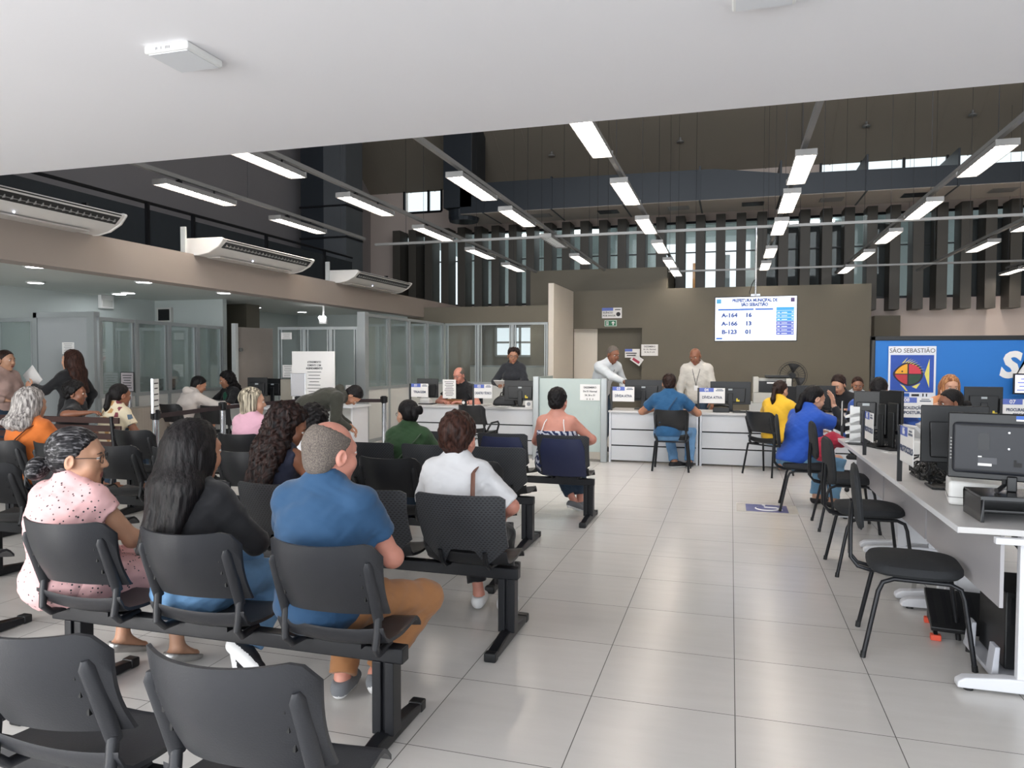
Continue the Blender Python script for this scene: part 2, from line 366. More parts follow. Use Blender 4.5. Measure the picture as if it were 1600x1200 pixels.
# dark glass upstand, posts and column on the mezzanine
mz = thing('mezzanine_railing', 'dark glass railing with slim posts on the mezzanine edge', 'railing', (0, 0, 0))
MB().box(-8.62, -8.6, 4.3, 15.6, 2.8, 3.75).build('glass_panel', M('smoked_panel', '33373b', .25, var=.1), mz)
for y in (6.4, 9.2, 10.2, 12.2, 14.3): MB().box(-8.6, -8.55, y, y+.05, 2.78, 3.85).build('post', BLACKM, mz)
MB().cyl((-8.6, 4.3, 3.85), (-8.6, 15.6, 3.85), .025).build('handrail', BLACKM, mz)
xa, xb, xc = at(470, 350, Y=15.7).x, at(506, 350, Y=15.7).x, at(541, 350, Y=15.7).x
cl = thing('column', 'dark blue-grey clad column rising from the mezzanine', 'column', (0, 0, 0)); cl['kind'] = 'structure'
MB().box(xa, xc, 15.7, 16.5, 2.78, 9.3).build('shaft', SLATE, cl)
MB().box(xb, xc+.003, 15.69, 16.5, 2.79, 9.2).build('cladding', M('grey_cladding', '5c6064', .4, var=.12, scale=2), cl)
for z in (3.6, 4.35, 5.1): MB().box(xa-.02, xc+.02, 15.67, 16.5, z, z+.04).build('band', BLACKM, cl)
MB().box(xa-1.0, xa, 15.9, 16.0, 2.8, 3.65).build('pane', M('green_reflecting_glass', '5b6662', .15, var=.35, scale=3), cl)
# lower left: olive pillar, cable conduit
x0, x1 = at(347, 480, Y=11.9).x, at(385, 480, Y=11.9).x
pc = struct('trim_3', MB().box(x0, x1, 11.9, 12.3, 0, 2.5), OLIVE)
cd = MB().cyl((-6.98, 3, 2.465), (-6.98, 14.9, 2.465), .016)
for y in (4, 5.6, 7.2, 8.8, 10.4, 12): cd.box(-7.01, -6.95, y, y+.05, 2.445, 2.5)
tag(cd.build('conduit', GREYM, None, smooth=True), 'thin grey conduit running along the low ceiling behind the beam', 'conduit')
xb0, xb1 = at(1366, 500, Y=19.6).x, at(1407, 500, Y=19.6).x
tag(MB().box(xb0, xb1, 19.6, 20, 0, at(1380, 493, Y=19.6).z).build('wall_cabinet', OLIVE, None, .01), 'olive box-shaped cabinet against the back wall above the blue board', 'cabinet')

# ---------------------------------------------------------------- lamps
def fixture(x, y, z, label, lit=True, L=1.2):
    t = thing('louvre_lamp', label, 'ceiling lamp', (x, y, z), 0, 'louvred strip lamps on the hanging tracks')
    MB().prism([(-.085, .06), (-.10, .005), (-.10, 0), (-.092, 0), (-.078, .052), (.078, .052), (.092, 0), (.10, 0), (.10, .005), (.085, .06)], 'y', 0, L).box(-.098, .098, -.008, .006, 0, .06).box(-.098, .098, L-.006, L+.008, 0, .06).build('housing', GREYM, t)
    e = MB().box(-.072, .072, .02, L-.02, .036, .044); e.build('reflector', LAMP if lit else FRAMEW, t)
    for q in (-.04, .04): MB().cyl((q, .03, .026), (q, L-.03, .026), .011, 10).build('lamp_tube', LAMP if lit else FRAMEW, t, smooth=True)
    g = MB()
    g.box(-.0015, .0015, .1, L-.1, .003, .015)
    for k in range(9): g.box(-.088, .088, .12+k*.12-.002, .12+k*.12+.002, .002, .016)
    g.build('louvre', M('louvre_blade', 'dedede', .3, metal=.5, var=0), t)
    MB().cyl((0, .3, .06), (0, .3, .12), .012).cyl((0, .9, .06), (0, .9, .12), .012).box(-.02, .02, .27, .33, .075, .11).build('hanger', BLACKM, t)
    return t
TR = [(-6.1, 5, 11.5, (6.75, 8.9), 'first'), (-4.47, 4.6, 17, (5.75, 7.9, 10.1, 12.35, 14.5), 'second'), (-2.84, 4.6, 17, (7.36, 9.2, 11.35, 13.6), 'third'),
      (-1.2, 4.6, 17.5, (5.85, 8.1, 10.3, 12.45, 14.6, 16.3), 'fourth'), (.66, 4.6, 17.5, (7.5, 9.15, 10.95, 13.6, 15.6), 'fifth'),
      (2.36, 4.6, 19, (7.65, 10.1, 12.3, 14.5, 16.7), 'sixth'), (4.1, 4.6, 19, (9.1, 11.6, 13.8), 'seventh'), (5.9, 6, 19, (12.2, 14.4, 16.6, 18.0), 'eighth')]
ORD = ['nearest', 'second', 'third', 'fourth', 'fifth', 'farthest']
for x, y0, y1, ys, nm in TR:
    t = thing('lamp_track', 'grey hanging track that carries the %s line of strip lamps counted from the mezzanine' % nm, 'lamp track', (x, 0, 3.52), 0, 'hanging lamp tracks')
    MB().box(-.025, .025, y0, y1, 0, .045).build('rail', GREYM, t)
    for k in range(1+int((y1-y0)/2.4)):
        yy = y0+.9+k*2.4; MB().cyl((0, yy, .04), (0, yy, zr(yy)-3.5), .003, 6).build('wire', BLACKM, t)
    for i, y in enumerate(ys):
        lit = not (x == -2.84 and i == 2)
        fixture(x, y, 3.40, '%s strip lamp on the %s track from the mezzanine%s' % (ORD[i].capitalize() if 0 else ORD[i], nm, '' if lit else ', unlit'), lit)
for y, x0, x1, nm in ((11.9, -6.1, 8.5, 'nearer'), (17.35, -1.4, 8.5, 'farther')):
    c = thing('cross_bar', '%s grey cross bar that ties the lamp tracks together' % nm, 'cross bar', (0, y, 3.48), 0)
    MB().box(x0, x1, -.02, .02, 0, .04).build('rail', GREYM, c)
    for k in range(5):
        xx = x0+.6+k*(x1-x0-1)/4; MB().cyl((xx, 0, .03), (xx, 0, zr(y)-3.45), .0035, 6).build('wire', BLACKM, c)
for i, (px, py) in enumerate(((1063, 215), (1354, 190), (1520, 172), (862, 237))):
    d = FW + RT*((px-800)/f_) + UP*((600-py)/f_); s_ = (zr(0)-CH)/(d.z+.68*d.y); p = EYE+d*s_
    tag(MB().lathe([(.09, 0), (.09, .03), (.03, .06), (.03, .12)], (p.x, p.y, p.z-.12), 12).build('sprinkler_head', GREYM, None, smooth=True), 'small round hanger plate on the brown sloping roof', 'hanger plate', 'hanger plates on the sloping roof')
DLN = ['nearest the entrance by the beam', 'nearest the entrance by the wall', 'second along the beam', 'second along the wall', 'third along the beam', 'third along the wall', 'fourth along the wall', 'last along the wall']
for (px, py), nm in zip([(55, 416), (56, 441), (225, 440), (200, 457), (350, 457), (400, 480), (472, 487), (548, 493)], DLN):
    p = at(px, py, Z=2.49); t = thing('downlight', 'round lit downlight in the low side ceiling, %s' % nm, 'downlight', (p.x, p.y, 2.5), 0, 'downlights of the low side ceiling')
    MB().lathe([(.105, 0), (.12, -.012), (.115, -.022), (.095, -.024), (.095, 0)], n=24).build('ring', WHITEM, t, smooth=True)
    MB().lathe([(.094, -.005), (.094, -.02)], n=24).build('diffuser', LAMPD, t)
def panel_lamp(loc, label, s=.115):
    t = thing('square_ceiling_lamp', label, 'ceiling lamp', loc)
    MB().box(-s, s, -s, s, -.034, 0).build('housing', WHITEM, t, .008)
    MB().box(-s+.014, s-.014, -s+.014, s-.014, -.037, -.0335).build('diffuser', M('milky_diffuser', 'd7d9dd', .4, var=.02), t)
    return t
p = at(288, 96, Z=2.80); pl = panel_lamp((p.x, p.y, 2.835), 'unlit square white surface lamp on the entrance ceiling, farther into the hall')
vn = MB()
for xx in (-.052, -.046, -.024, -.001, .006, .013, .020): vn.box(xx, xx+.003, -.1165, -.114, -.024, -.012)
vn.build('vent_slot', M('grey_ink', '77767a', .6), pl)
p = at(1195, -8, Z=2.80); panel_lamp((p.x, p.y, 2.835), 'unlit square white surface lamp cut off by the top of the photo')
# ---------------------------------------------------------------- air conditioners over the beam
AIR = M('ac_white', 'd9d6d2', .4, var=.03)
def air_unit(y0, y1, label, bracket=True):
    t = thing('air_conditioner', label, 'air conditioner', (-6.5, y0, 2.765), 0, 'air conditioners over the mezzanine beam'); L = y1-y0
    pr = [(-.16, .02), (.06, 0), (.22, .03), (.36, .10), (.43, .165), (.44, .19), (.40, .205), (-.16, .21)]
    MB().prism(pr, 'y', .035, L-.035).build('body', AIR, t, .006)
    for a, b in ((0, .035), (L-.035, L)):
        MB().prism([(x-.004 if x < 0 else x+.008, z+(.008 if z > .1 else -.006)) for x, z in pr], 'y', a, b).build('end_cap', AIR, t, .012)
    nv = MB()
    for (xa, za), (xb, zb) in (((.352, .0935), (.422, .1585)), ((.4335, .1735), (.4375, .1845))):
        dx, dz_ = xb-xa, zb-za; l = math.hypot(dx, dz_); nx, nz = dz_/l*.005, -dx/l*.005
        nv.prism([(xa+nx, za+nz), (xb+nx, zb+nz), (xb-nx, zb-nz), (xa-nx, za-nz)], 'y', .08, L-.08)
    nv.build('air_outlet', BLACKP, t)
    bl = MB().box(.383, .387, .12, .12+(int(L/.075)-3)*.075, .112, .120)
    for k in range(int(L/.075)-2): bl.box(.372, .405, .12+k*.075, .128+k*.075, .105, .135)
    bl.build('vane', GREYM, t)
    MB().sphere((.23, L*.42, .03), .010).build('indicator_light', M('led_blue', 'dfe6ff', .4, emit=4, var=0), t)
    MB().box(-.02, .20, .25, L-.25, -.004, .012).build('intake_grille', M('ac_grille', 'b9b5b0', .5, var=.1, scale=30), t)
    for y in (-.03, L+.0): MB().box(-.17, -.10, y, y+.03, -.01, .36).build('bracket', FRAMEW if y < 0 else BLACKM, t)
air_unit(4.35, 6.25, 'white air conditioner over the beam, nearest the entrance and partly hidden by the ceiling slab')
air_unit(7.75, 9.85, 'white air conditioner in the middle of the three over the mezzanine beam')
air_unit(11.2, 13.4, 'white air conditioner over the mezzanine beam, farthest from the entrance')
# ---------------------------------------------------------------- glass partitions
def partition(name, label, p0, p1, h, nb, sill=.95, th=.06, rail=.05, solid_first=0, cat='partition'):
    """row of nb glazed bays from p0 to p1 (floor points)"""
    p0, p1 = Vector((*p0, 0)), Vector((*p1, 0)); L = (p1-p0).length; a = math.atan2(p1.y-p0.y, p1.x-p0.x)
    t = thing(name, label, cat, p0, a); w = L/nb
    f = MB().box(0, L, -th/2, th/2, h-rail, h).box(0, L, -th/2, th/2, sill-.025, sill+.025).box(0, L, -th/2, th/2, 0, .06)
    for k in range(nb+1): f.box(max(0, k*w-.03), min(L, k*w+.03), -th/2-.004, th/2+.004, 0, h)
    for k in range(nb): f.box(k*w+.05, k*w+.075, -.02, .02, sill+.02, h-rail).box((k+1)*w-.075, (k+1)*w-.05, -.02, .02, sill+.02, h-rail)
    f.build('frame', FRAME, t)
    for k in range(nb):
        MB().box(k*w+.03, (k+1)*w-.03, -.018, .018, .06, sill-.025).build('lower_panel', PANEL, t)
        if k < solid_first: MB().box(k*w+.03, (k+1)*w-.03, -.018, .018, sill+.025, h-rail).build('upper_panel', PANEL, t)
        else: MB().box(k*w+.03, (k+1)*w-.03, -.004, .004, sill+.025, h-rail).build('pane', GLASS, t)
    return t
partition('glass_partition', 'grey framed glass partition running away from the tall grey post', (-6.05, 11.42), (-6.05, 14.96), 2.25, 4)
tag(MB().box(-6.13, -5.98, 11.28, 11.42, 0, 2.27).build('partition_post', FRAME, None, .004), 'tall plain grey post at the near end of the glass partition', 'post')
partition('glass_partition', 'grey framed glass partition under the olive beam behind the seated bald man', (-6.02, 15.06), (-3.70, 15.06), 2.25, 3)
xc_, yc_ = -8.15, 7.85
pa = partition('glass_partition', 'glass partition beside the standing women, left of the grey door', (-9.93, yc_), (xc_-1.06, yc_), 2.02, 1)
pw = partition('glass_partition', 'long glass partition behind the man in the white hooded top', (xc_, yc_), (-8.45, 10.75), 2.02, 4)
partition('glass_partition', 'glass partition across the side office behind the white notice board', (-7.62, 11.2), (-6.15, 11.36), 2.02, 3)
struct('wall_back', MB().box(-9.95, -8.5, 10.85, 10.95, 0, 2.5), BLUEG)
dd = thing('office_door', 'plain grey door with a white sheet of paper taped on it', 'door', (xc_-1.06, yc_, 0))
MB().box(0, .06, -.04, .04, 0, 2.09).box(.94, 1.06, -.05, .05, 0, 2.09).box(0, 1, -.04, .04, 2.02, 2.09).build('door_frame', FRAME, dd)
MB().box(.06, .94, -.02, .02, .01, 2.02).build('door_leaf', PANELD, dd); MB().cyl((.14, -.02, 1.0), (.14, -.07, 1.0), .012).cyl((.14, -.07, 1.0), (.25, -.07, 1.0), .01).build('handle', CHROME, dd)
INK = M('black_ink', '2b2b2e', .7, var=0); PAPER = M('white_paper', 'e6e4e2', .8, var=.02); BLUEI = M('sign_blue', '5a6dba', .5, var=.02); BLUES = M('deep_sign_blue', '2e5fb4', .5, var=.02)
def lines(mb, x0, x1, zs, h, y): 
    for i, z in enumerate(zs):
        k = (0, .18, .06, .3, .12)[i % 5]*(x1-x0)*.5; mb.box(x0+k, x1-k, y-.0006, y, z, z+h)
    return mb
def sheet(name, label, w, h, loc, rz=0, head=None, rows=6, cat='notice', m=None, tilt=0, big=None):
    t = thing(name, label, cat, loc, rz); t.rotation_euler = (tilt, 0, rz)
    MB().box(-w/2, w/2, 0, .002, -h/2, h/2).build('sheet', m or PAPER, t)
    if big:
        for i, (s, sz) in enumerate(big): text(s, sz, INK, t, (0, -.001, h*.30-i*h*.24), bold=.0008)
    else:
        mb = MB(); lines(mb, -w*.36, w*.36, [h*.36-i*h*.72/max(1, rows-1) for i in range(rows)], h*.028, -.0004); mb.build('printed_lines', INK, t)
    return t
sheet('paper_notice', 'white sheet taped on the grey office door above the standing woman', .21, .16, (xc_-.47, yc_-.024, 1.60))
od = thing('office_door', 'open grey office door seen past the dark curly-haired woman at the desk', 'door', (-8.33, 10.98, 0), math.radians(78))
MB().box(0, .82, -.02, .02, 0, 2.02).build('door_leaf', M('beige_door', '9d948d', .5), od); MB().cyl((.06, -.02, 1.62), (.06, -.06, 1.62), .035).build('door_closer', CHROME, od, smooth=True)
MB().box(-.06, 0, -.05, .05, 0, 2.08).build('door_frame', FRAMEW, od)
# wall boxes high on the left
p = at(166, 472, X=-9.9); sb = thing('fuse_box', 'small white box with a switch panel high on the left wall', 'wall box', (-9.94, p.y, p.z))
MB().box(0, .07, -.13, .13, -.11, .11).build('case', WHITEM, sb, .008); MB().box(.07, .074, -.10, .10, -.08, .03).build('cover', PANEL, sb)
p = at(256, 492, Y=10.8); tb = thing('wall_television', 'small dark screen in a pale frame above the glass partition', 'screen', (p.x, 10.80, p.z))
MB().box(-.16, .16, 0, .05, -.13, .13).build('case', PANEL, tb); MB().box(-.12, .12, -.004, 0, -.1, .1).build('screen', M('dark_screen', '101114', .15, var=0), tb)
p = at(222, 490, Y=10.75); cb = thing('electric_box', 'pale electric box with a black hose above the glass partition', 'wall box', (p.x, 10.75, p.z))
MB().box(-.14, .14, 0, .1, -.2, .16).build('case', PANEL, cb, .006); MB().tube([(-.02, .02, .16), (-.05, 0, .22), (-.10, 0, .26), (-.12, 0, .34)], .02).build('hose', BLACKP, cb, smooth=True)
el = thing('emergency_lamp', 'twin-headed emergency lamp lit high behind the white notice board', 'emergency lamp', tuple(at(504, 500, Y=12.6)))
MB().box(-.08, .08, 0, .06, -.08, .02).box(-.015, .015, .02, .05, .02, 2.5-el.location.z).build('case', WHITEM, el, .006); MB().sphere((-.045, -.01, .045), .035).sphere((.045, -.01, .045), .035).build('lamp_head', LAMPD, el, smooth=True)
struct('wall_back', MB().box(-10, -6.2, 15.4, 15.6, 0, 2.5), BLUEG)
struct('wall_back', MB().box(-6.2, -3.7, 18.2, 18.35, 0, 2.5).box(-6.3, -6.2, 15.6, 18.2, 0, 2.5), OLIVE); struct('ceiling', MB().box(-6.76, -3.7, 15.2, 18.35, 2.5, 2.6), WHITEP)
w4 = MB()
for x in (-5.85, -5.2, -4.65): w4.box(x-.03, x+.03, 18.14, 18.2, 1.55, 2.3)
for z in (1.55, 1.9, 2.3): w4.box(-5.85, -4.65, 18.14, 18.2, z-.025, z+.025)
wo = struct('reflection_window', w4, FRAME); MB().box(-5.85, -4.65, 18.17, 18.18, 1.55, 2.3).build('pane', M('reflected_daylight_pane', 'dfe9f2', .3, emit=.9, var=.1, scale=3), wo)  # glowing pane stands in for street daylight reflected in the partition glass
OFL = M('office_fill_glow', 'fff4e6', .5, emit=9, var=0); OFL2 = M('side_office_glow', 'eefcff', .5, emit=7, var=0)
def office_fill_panel(label, x, y, w, d, m):  # lamp added to brighten the back office behind the glass
    t = thing('fill_panel_lamp', label, 'ceiling lamp', (x, y, 2.5)); MB().box(-w-.02, w+.02, -d-.02, d+.02, -.02, 0).build('frame', WHITEM, t); MB().box(-w, w, -d, d, -.024, -.02).build('diffuser', m, t)
office_fill_panel('added fill panel on the back office ceiling behind the seated bald man', -5.0, 16.6, .5, .3, OFL)
def office_fill_spot(label, x, y):  # added spots that brighten the side offices through their partitions
    t = thing('downlight', label, 'downlight', (x, y, 2.5)); MB().lathe([(.105, 0), (.12, -.012), (.115, -.022), (.095, -.024), (.095, 0)], n=24).build('ring', WHITEM, t, smooth=True); MB().lathe([(.094, -.005), (.094, -.02)], n=24).build('diffuser', M('office_fill_spot_glow', 'f6faff', .5, emit=60, var=0), t)
office_fill_spot('added fill downlight in the side office behind the white notice board', -7.2, 13.6); office_fill_spot('added fill downlight in the side office beyond the long glass partition', -9.3, 9.4)
lw_ = thing('desk_screen', 'low white desk screen in the back office behind the glass', 'desk screen', (-6.0, 16.6, 0)); MB().box(0, 2.1, 0, .04, .05, 1.30).build('panel', PANEL, lw_); MB().box(0, 2.1, -.01, .05, 1.28, 1.32).build('rail', FRAME, lw_)

# ---------------------------------------------------------------- waiting seats on beams
SEATP = M('seat_plastic', '26272b', .42, var=.08, scale=4, bump=.12, bscale=220)
SEATD = M('seat_plastic_black', '191a1d', .42, var=.1, scale=4)
NAVY = M('navy_leatherette', '1f2647', .5, var=.08, scale=3)
DOTS = mat_dots()
def shell_back(mb, w, z0, z1, depth=.10, tilt=.36, th=.012, outline=None, y0=0.0):
    """curved back shell; outline(u)->(zlo, zhi) lets the edges dip"""
    def fn(u, v):
        x = (u-.5)*w; lo, hi = outline(u) if outline else (z0, z1); z = lo+(hi-lo)*v
        k = abs(2*u-1)
        return (x*(1+.05*v), y0+depth*k**2.2-(z-z0)*tilt-.02*math.sin(PI*v), z)
    return mb.grid(fn, 20, 10, (0, -th, 0))
def iso_outline(u):
    k = abs(2*u-1); e = max(0, k-.84)/.16
    return .530+.022*(1-k**2), .822-.010*(1-k*k)-.060*e**1.6
SHC = {}
def seat_parts(t, x, style, mat, cover=False):
    """seat pan, backrest and brackets of one place; the meshes are shared by all places"""
    def put(key, name, maker):
        if key not in SHC:
            o = maker(); SHC[key] = o.data
            mods = [(m.type, m) for m in o.modifiers]; o.parent = t; o.location.x = x; o.name = name; return o
        o = link(bpy.data.objects.new(name, SHC[key]), t); o.location.x = x
        return o
    def pan():
        mb = MB()
        def fn(u, v):
            xx = (u-.5)*.44; k = abs(2*u-1); y = -.125+v*.365-.02*k**3*(1 if v > .5 else 0)
            z = .425+.022*k**2-.018*math.sin(PI*min(1, v*1.15))-(.045*((v-.82)/.18)**2 if v > .82 else 0)+(.05*((.12-v)/.12)**2 if v < .12 else 0)
            return (xx*(1-.06*max(0, v-.7)), y, z)
        mb.grid(fn, 14, 16, (0, 0, -.014))
        return mb.build('seat', mat, None, smooth=True)
    def back():
        if style == 'iso': mb = shell_back(MB(), .435, .525, .815, outline=iso_outline, y0=-.155)
        else:
            def ol(u):
                k = abs(2*u-1); lo = .42+.10*max(0, (k-.5)/.5)**1.1 if k > .5 else .42+.085*min(1, (.5-k)/.22)
                return lo, .80-.02*max(0, (k-.85)/.15)**2
            mb = shell_back(MB(), .455, .42, .80, depth=.06, tilt=.37, outline=ol, y0=-.135)
        return mb.build('backrest', DOTS if style == 'dots' else mat, None, smooth=True)
    put(style+'pan'+mat.name, 'seat', pan); put(style+'back'+mat.name, 'backrest', back)
    if style == 'iso':
        for s in (-1, 1):
            def brk(s=s):
                mb = MB(); xx = s*.192
                mb.tube([(xx, -.192, .750), (xx, -.187, .73), (xx, -.143, .62), (xx, -.108, .515)], [.009, .019, .022, .020], 10, flat=.62)
                mb.tube([(xx, -.112, .53), (xx, -.118, .47), (xx*.98, -.125, .42), (xx*.95, -.09, .385), (xx*.9, .02, .385)], .0155, 10)
                return mb.build('back_bracket', mat, None, smooth=True)
            put('brk%d%s' % (s, mat.name), 'back_bracket', brk)
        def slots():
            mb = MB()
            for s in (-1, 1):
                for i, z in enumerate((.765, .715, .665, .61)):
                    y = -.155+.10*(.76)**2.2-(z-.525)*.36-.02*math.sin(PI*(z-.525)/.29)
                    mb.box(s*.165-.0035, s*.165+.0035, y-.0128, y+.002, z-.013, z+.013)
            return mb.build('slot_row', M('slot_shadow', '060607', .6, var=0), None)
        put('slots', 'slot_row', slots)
    else:
        def sup():
            mb = MB()
            for s in (-1, 1): mb.tube([(s*.12, -.18, .50), (s*.12, -.16, .44), (s*.12, -.10, .40), (s*.12, .02, .39)], .012, 8)
            mb.cyl((-.12, .0, .392), (.12, .0, .392), .010, 8)
            return mb.build('back_bracket', BLACKM, None, smooth=True)
        put('sup', 'back_bracket', sup)
        if cover:
            def cov():
                mb = MB()
                def fn(u, v):
                    xx = (u-.5)*.40*(1-.14*max(0, (v-.75)/.25)); z = .425+.345*v; k = abs(2*u-1)
                    return (xx, -.162+.055*k**2.2-(z-.42)*.37-.02*math.sin(PI*v), z)
                return mb.grid(fn, 14, 10, (0, -.02, 0)).build('padded_back_cover', NAVY, None, smooth=True)
            put('cov', 'padded_back_cover', cov)
def beam_row(label, xr, n, yc, style, mat, legs=None, pitch=.585, group='waiting seats on beams', cover=(), rz=0, off=.22):
    """row of n seats on one beam; xr: X of its right-hand end, yc: line of its beam"""
    t = thing('beam_seat_row', label, 'waiting seats', (xr, yc, 0), rz, group)
    L = (n-1)*pitch+2*off
    MB().box(-L-.03, .03, -.03, .03, .325, .385).build('beam', BLACKM, t, .006)
    for lx in (legs or (-.02, -L+.05)):
        g = MB().box(lx-.045, lx-.008, -.035, .035, .05, .33).box(lx+.008, lx+.045, -.035, .035, .05, .33).box(lx-.01, lx+.01, -.02, .02, .05, .33)
        lg = g.build('leg', BLACKM, t, .004)
        ft = MB().prism([(-.30, .004), (.30, .004), (.30, .035), (.07, .062), (-.07, .062), (-.30, .035)], 'x', lx-.028, lx+.028).build('foot', BLACKM, lg, .008)
        for s in (-1, 1): MB().box(lx-.031, lx+.031, s*.285-.025, s*.285+.025, 0, .045).build('rubber_cap', BLACKP, lg, .008)
    for k in range(n): seat_parts(t, -off-k*pitch, style, mat, k in cover)
    for k in range(n):
        MB().box(-off-k*pitch-.10, -off-k*pitch+.10, -.07, .09, .383, .402).build('seat_clamp', BLACKM, t)
    return t
beam_row('empty black slotted seats in the foreground, cut off at the bottom of the photo', -.86, 3, 1.55, 'iso', SEATP, pitch=.575)
beam_row('black slotted seat row under the pink blouse, the long hair and the blue polo shirt', -1.19, 3, 2.50, 'iso', SEATP, pitch=.59, legs=(-.05, -1.53))
beam_row('row of perforated black seats with the white T-shirt woman at its end', -1.07, 4, 3.63, 'dots', SEATD, pitch=.53, legs=(-.03, -1.62))
beam_row('row of plain black slotted seats just ahead of the white T-shirt woman', -1.40, 8, 4.62, 'iso', SEATD, pitch=.57, legs=(-.03, -2.2, -4.3))
beam_row('row of perforated black seats that holds the woman in green', -1.50, 3, 5.55, 'dots', SEATD, pitch=.55)
beam_row('row of black slotted seats with the blonde woman in a pale pink top', -3.33, 4, 5.62, 'iso', SEATD, pitch=.57)
beam_row('row of seats with padded navy backs, nearest to the counter', -1.20, 3, 6.55, 'dots', SEATD, pitch=.56, cover=(0, 1))
beam_row('row of black slotted seats at the left of the photo, behind the orange top', -3.70, 2, 3.66, 'iso', SEATD, pitch=.57, legs=(-.3, -1.0))
beam_row('black slotted seats at the left edge of the photo, nearest the camera there', -3.72, 2, 2.80, 'iso', SEATP, pitch=.57, legs=(-.02, -.9))

# ---------------------------------------------------------------- single chairs
def slot_chair(label, x, y, rz, mat=SEATD, group='slotted office chairs', arms=False):
    t = thing('slotted_chair', label, 'chair', (x, y, 0), rz, group)
    seat_parts(t, 0, 'iso', mat)
    for sx in (-1, 1):
        for sy in (-1, 1): MB().tube([(sx*.20, sy*.14, .39), (sx*.235, sy*.20, 0)], .0125, 8, flat=1.3).build('leg', BLACKM, t, smooth=True)
    MB().tube([(-.2, -.14, .39), (.2, -.14, .39), (.2, .14, .39), (-.2, .14, .39)], .011, 8, closed=True).build('seat_frame', BLACKM, t, smooth=True)
    if arms:
        for s in (-1, 1): MB().tube([(s*.2, -.1, .40), (s*.26, -.1, .50), (s*.27, -.05, .56), (s*.27, .12, .57), (s*.26, .17, .53), (s*.22, .17, .40)], .014, 8).build('armrest', BLACKM, t, smooth=True)
    return t
FABRIC = M('black_chair_fabric', '232528', .85, var=.12, scale=12, bump=.25, bscale=300)
def pad_chair(label, x, y, rz=-PI/2):
    t = thing('padded_chair', label, 'chair', (x, y, 0), rz, 'padded visitor chairs along the desks')
    def sq(w, d, z0, z1, nm, dome=.02):
        mb = MB(); n = 40; rings = []
        for s, z in ((.55, z0), (.93, z0+.004), (1, z0+.02), (1, z1-.022), (.95, z1-.006), (.7, z1+dome*.6), (.3, z1+dome), (.05, z1+dome)):
            rings.append([(s*w*math.copysign(abs(math.cos(2*PI*k/n))**.62, math.cos(2*PI*k/n)), s*d*math.copysign(abs(math.sin(2*PI*k/n))**.62, math.sin(2*PI*k/n)), z) for k in range(n)])
        vs = [p for r in rings for p in r]; fs = [(i*n+k, i*n+(k+1) % n, (i+1)*n+(k+1) % n, (i+1)*n+k) for i in range(len(rings)-1) for k in range(n)]
        return mb.add(vs, fs+[tuple(range(n-1, -1, -1)), tuple(range((len(rings)-1)*n, len(rings)*n))])
    sq(.225, .215, .405, .465, 'seat', .012).build('seat', FABRIC, t, smooth=True)
    b = sq(.205, .165, -.018, .018, 'b', .006); o = b.build('backrest', FABRIC, t, smooth=True)
    o.location = (0, -.262, .765); o.rotation_euler = (PI/2+.10, 0, 0)
    for s in (-1, 1):
        MB().tube([(s*.215, .245, 0), (s*.195, .20, .33), (s*.19, .185, .375), (s*.185, .14, .395), (s*.185, -.10, .395), (s*.19, -.15, .375), (s*.197, -.17, .33), (s*.225, -.235, 0)], .0115, 10).build('leg_frame', BLACKM, t, smooth=True)
        MB().tube([(s*.045, .02, .392), (s*.045, -.20, .392), (s*.045, -.255, .405), (s*.045, -.29, .45), (s*.045, -.292, .60), (s*.045, -.285, .74)], .010, 8).build('back_tube', BLACKM, t, smooth=True)
        for yy in (.245, -.235): MB().cyl((s*(.215 if yy > 0 else .225), yy, 0), (s*(.214 if yy > 0 else .224), yy*.985, .03), .0135).build('rubber_foot', BLACKP, t)
    return t
pad_chair('black padded chair nearest the camera beside the desks', .90, 4.13, -PI/2-.10)
pad_chair('second black padded chair from the camera beside the desks', .93, 5.58, -PI/2+.05)
pad_chair('third black padded chair from the camera, partly behind the second', .97, 6.95, -PI/2+.03)
pad_chair('black padded chair under the woman in the blue T-shirt', .72, 7.72, -PI/2-.05)
slot_chair('black slotted chair under the man in the teal T-shirt at the counter', -.74, 9.93, 0)
slot_chair('black slotted chair under the woman in yellow', .47, 9.9, -.75)
slot_chair('empty black chair with tube armrests before the left counter', -3.5, 10.0, -.25, arms=True)
slot_chair('black slotted chair under the man in the white hooded top', -7.72, 8.85, -.1)
slot_chair('empty black slotted chair beside the man in the white hooded top', -6.9, 8.75, .1)

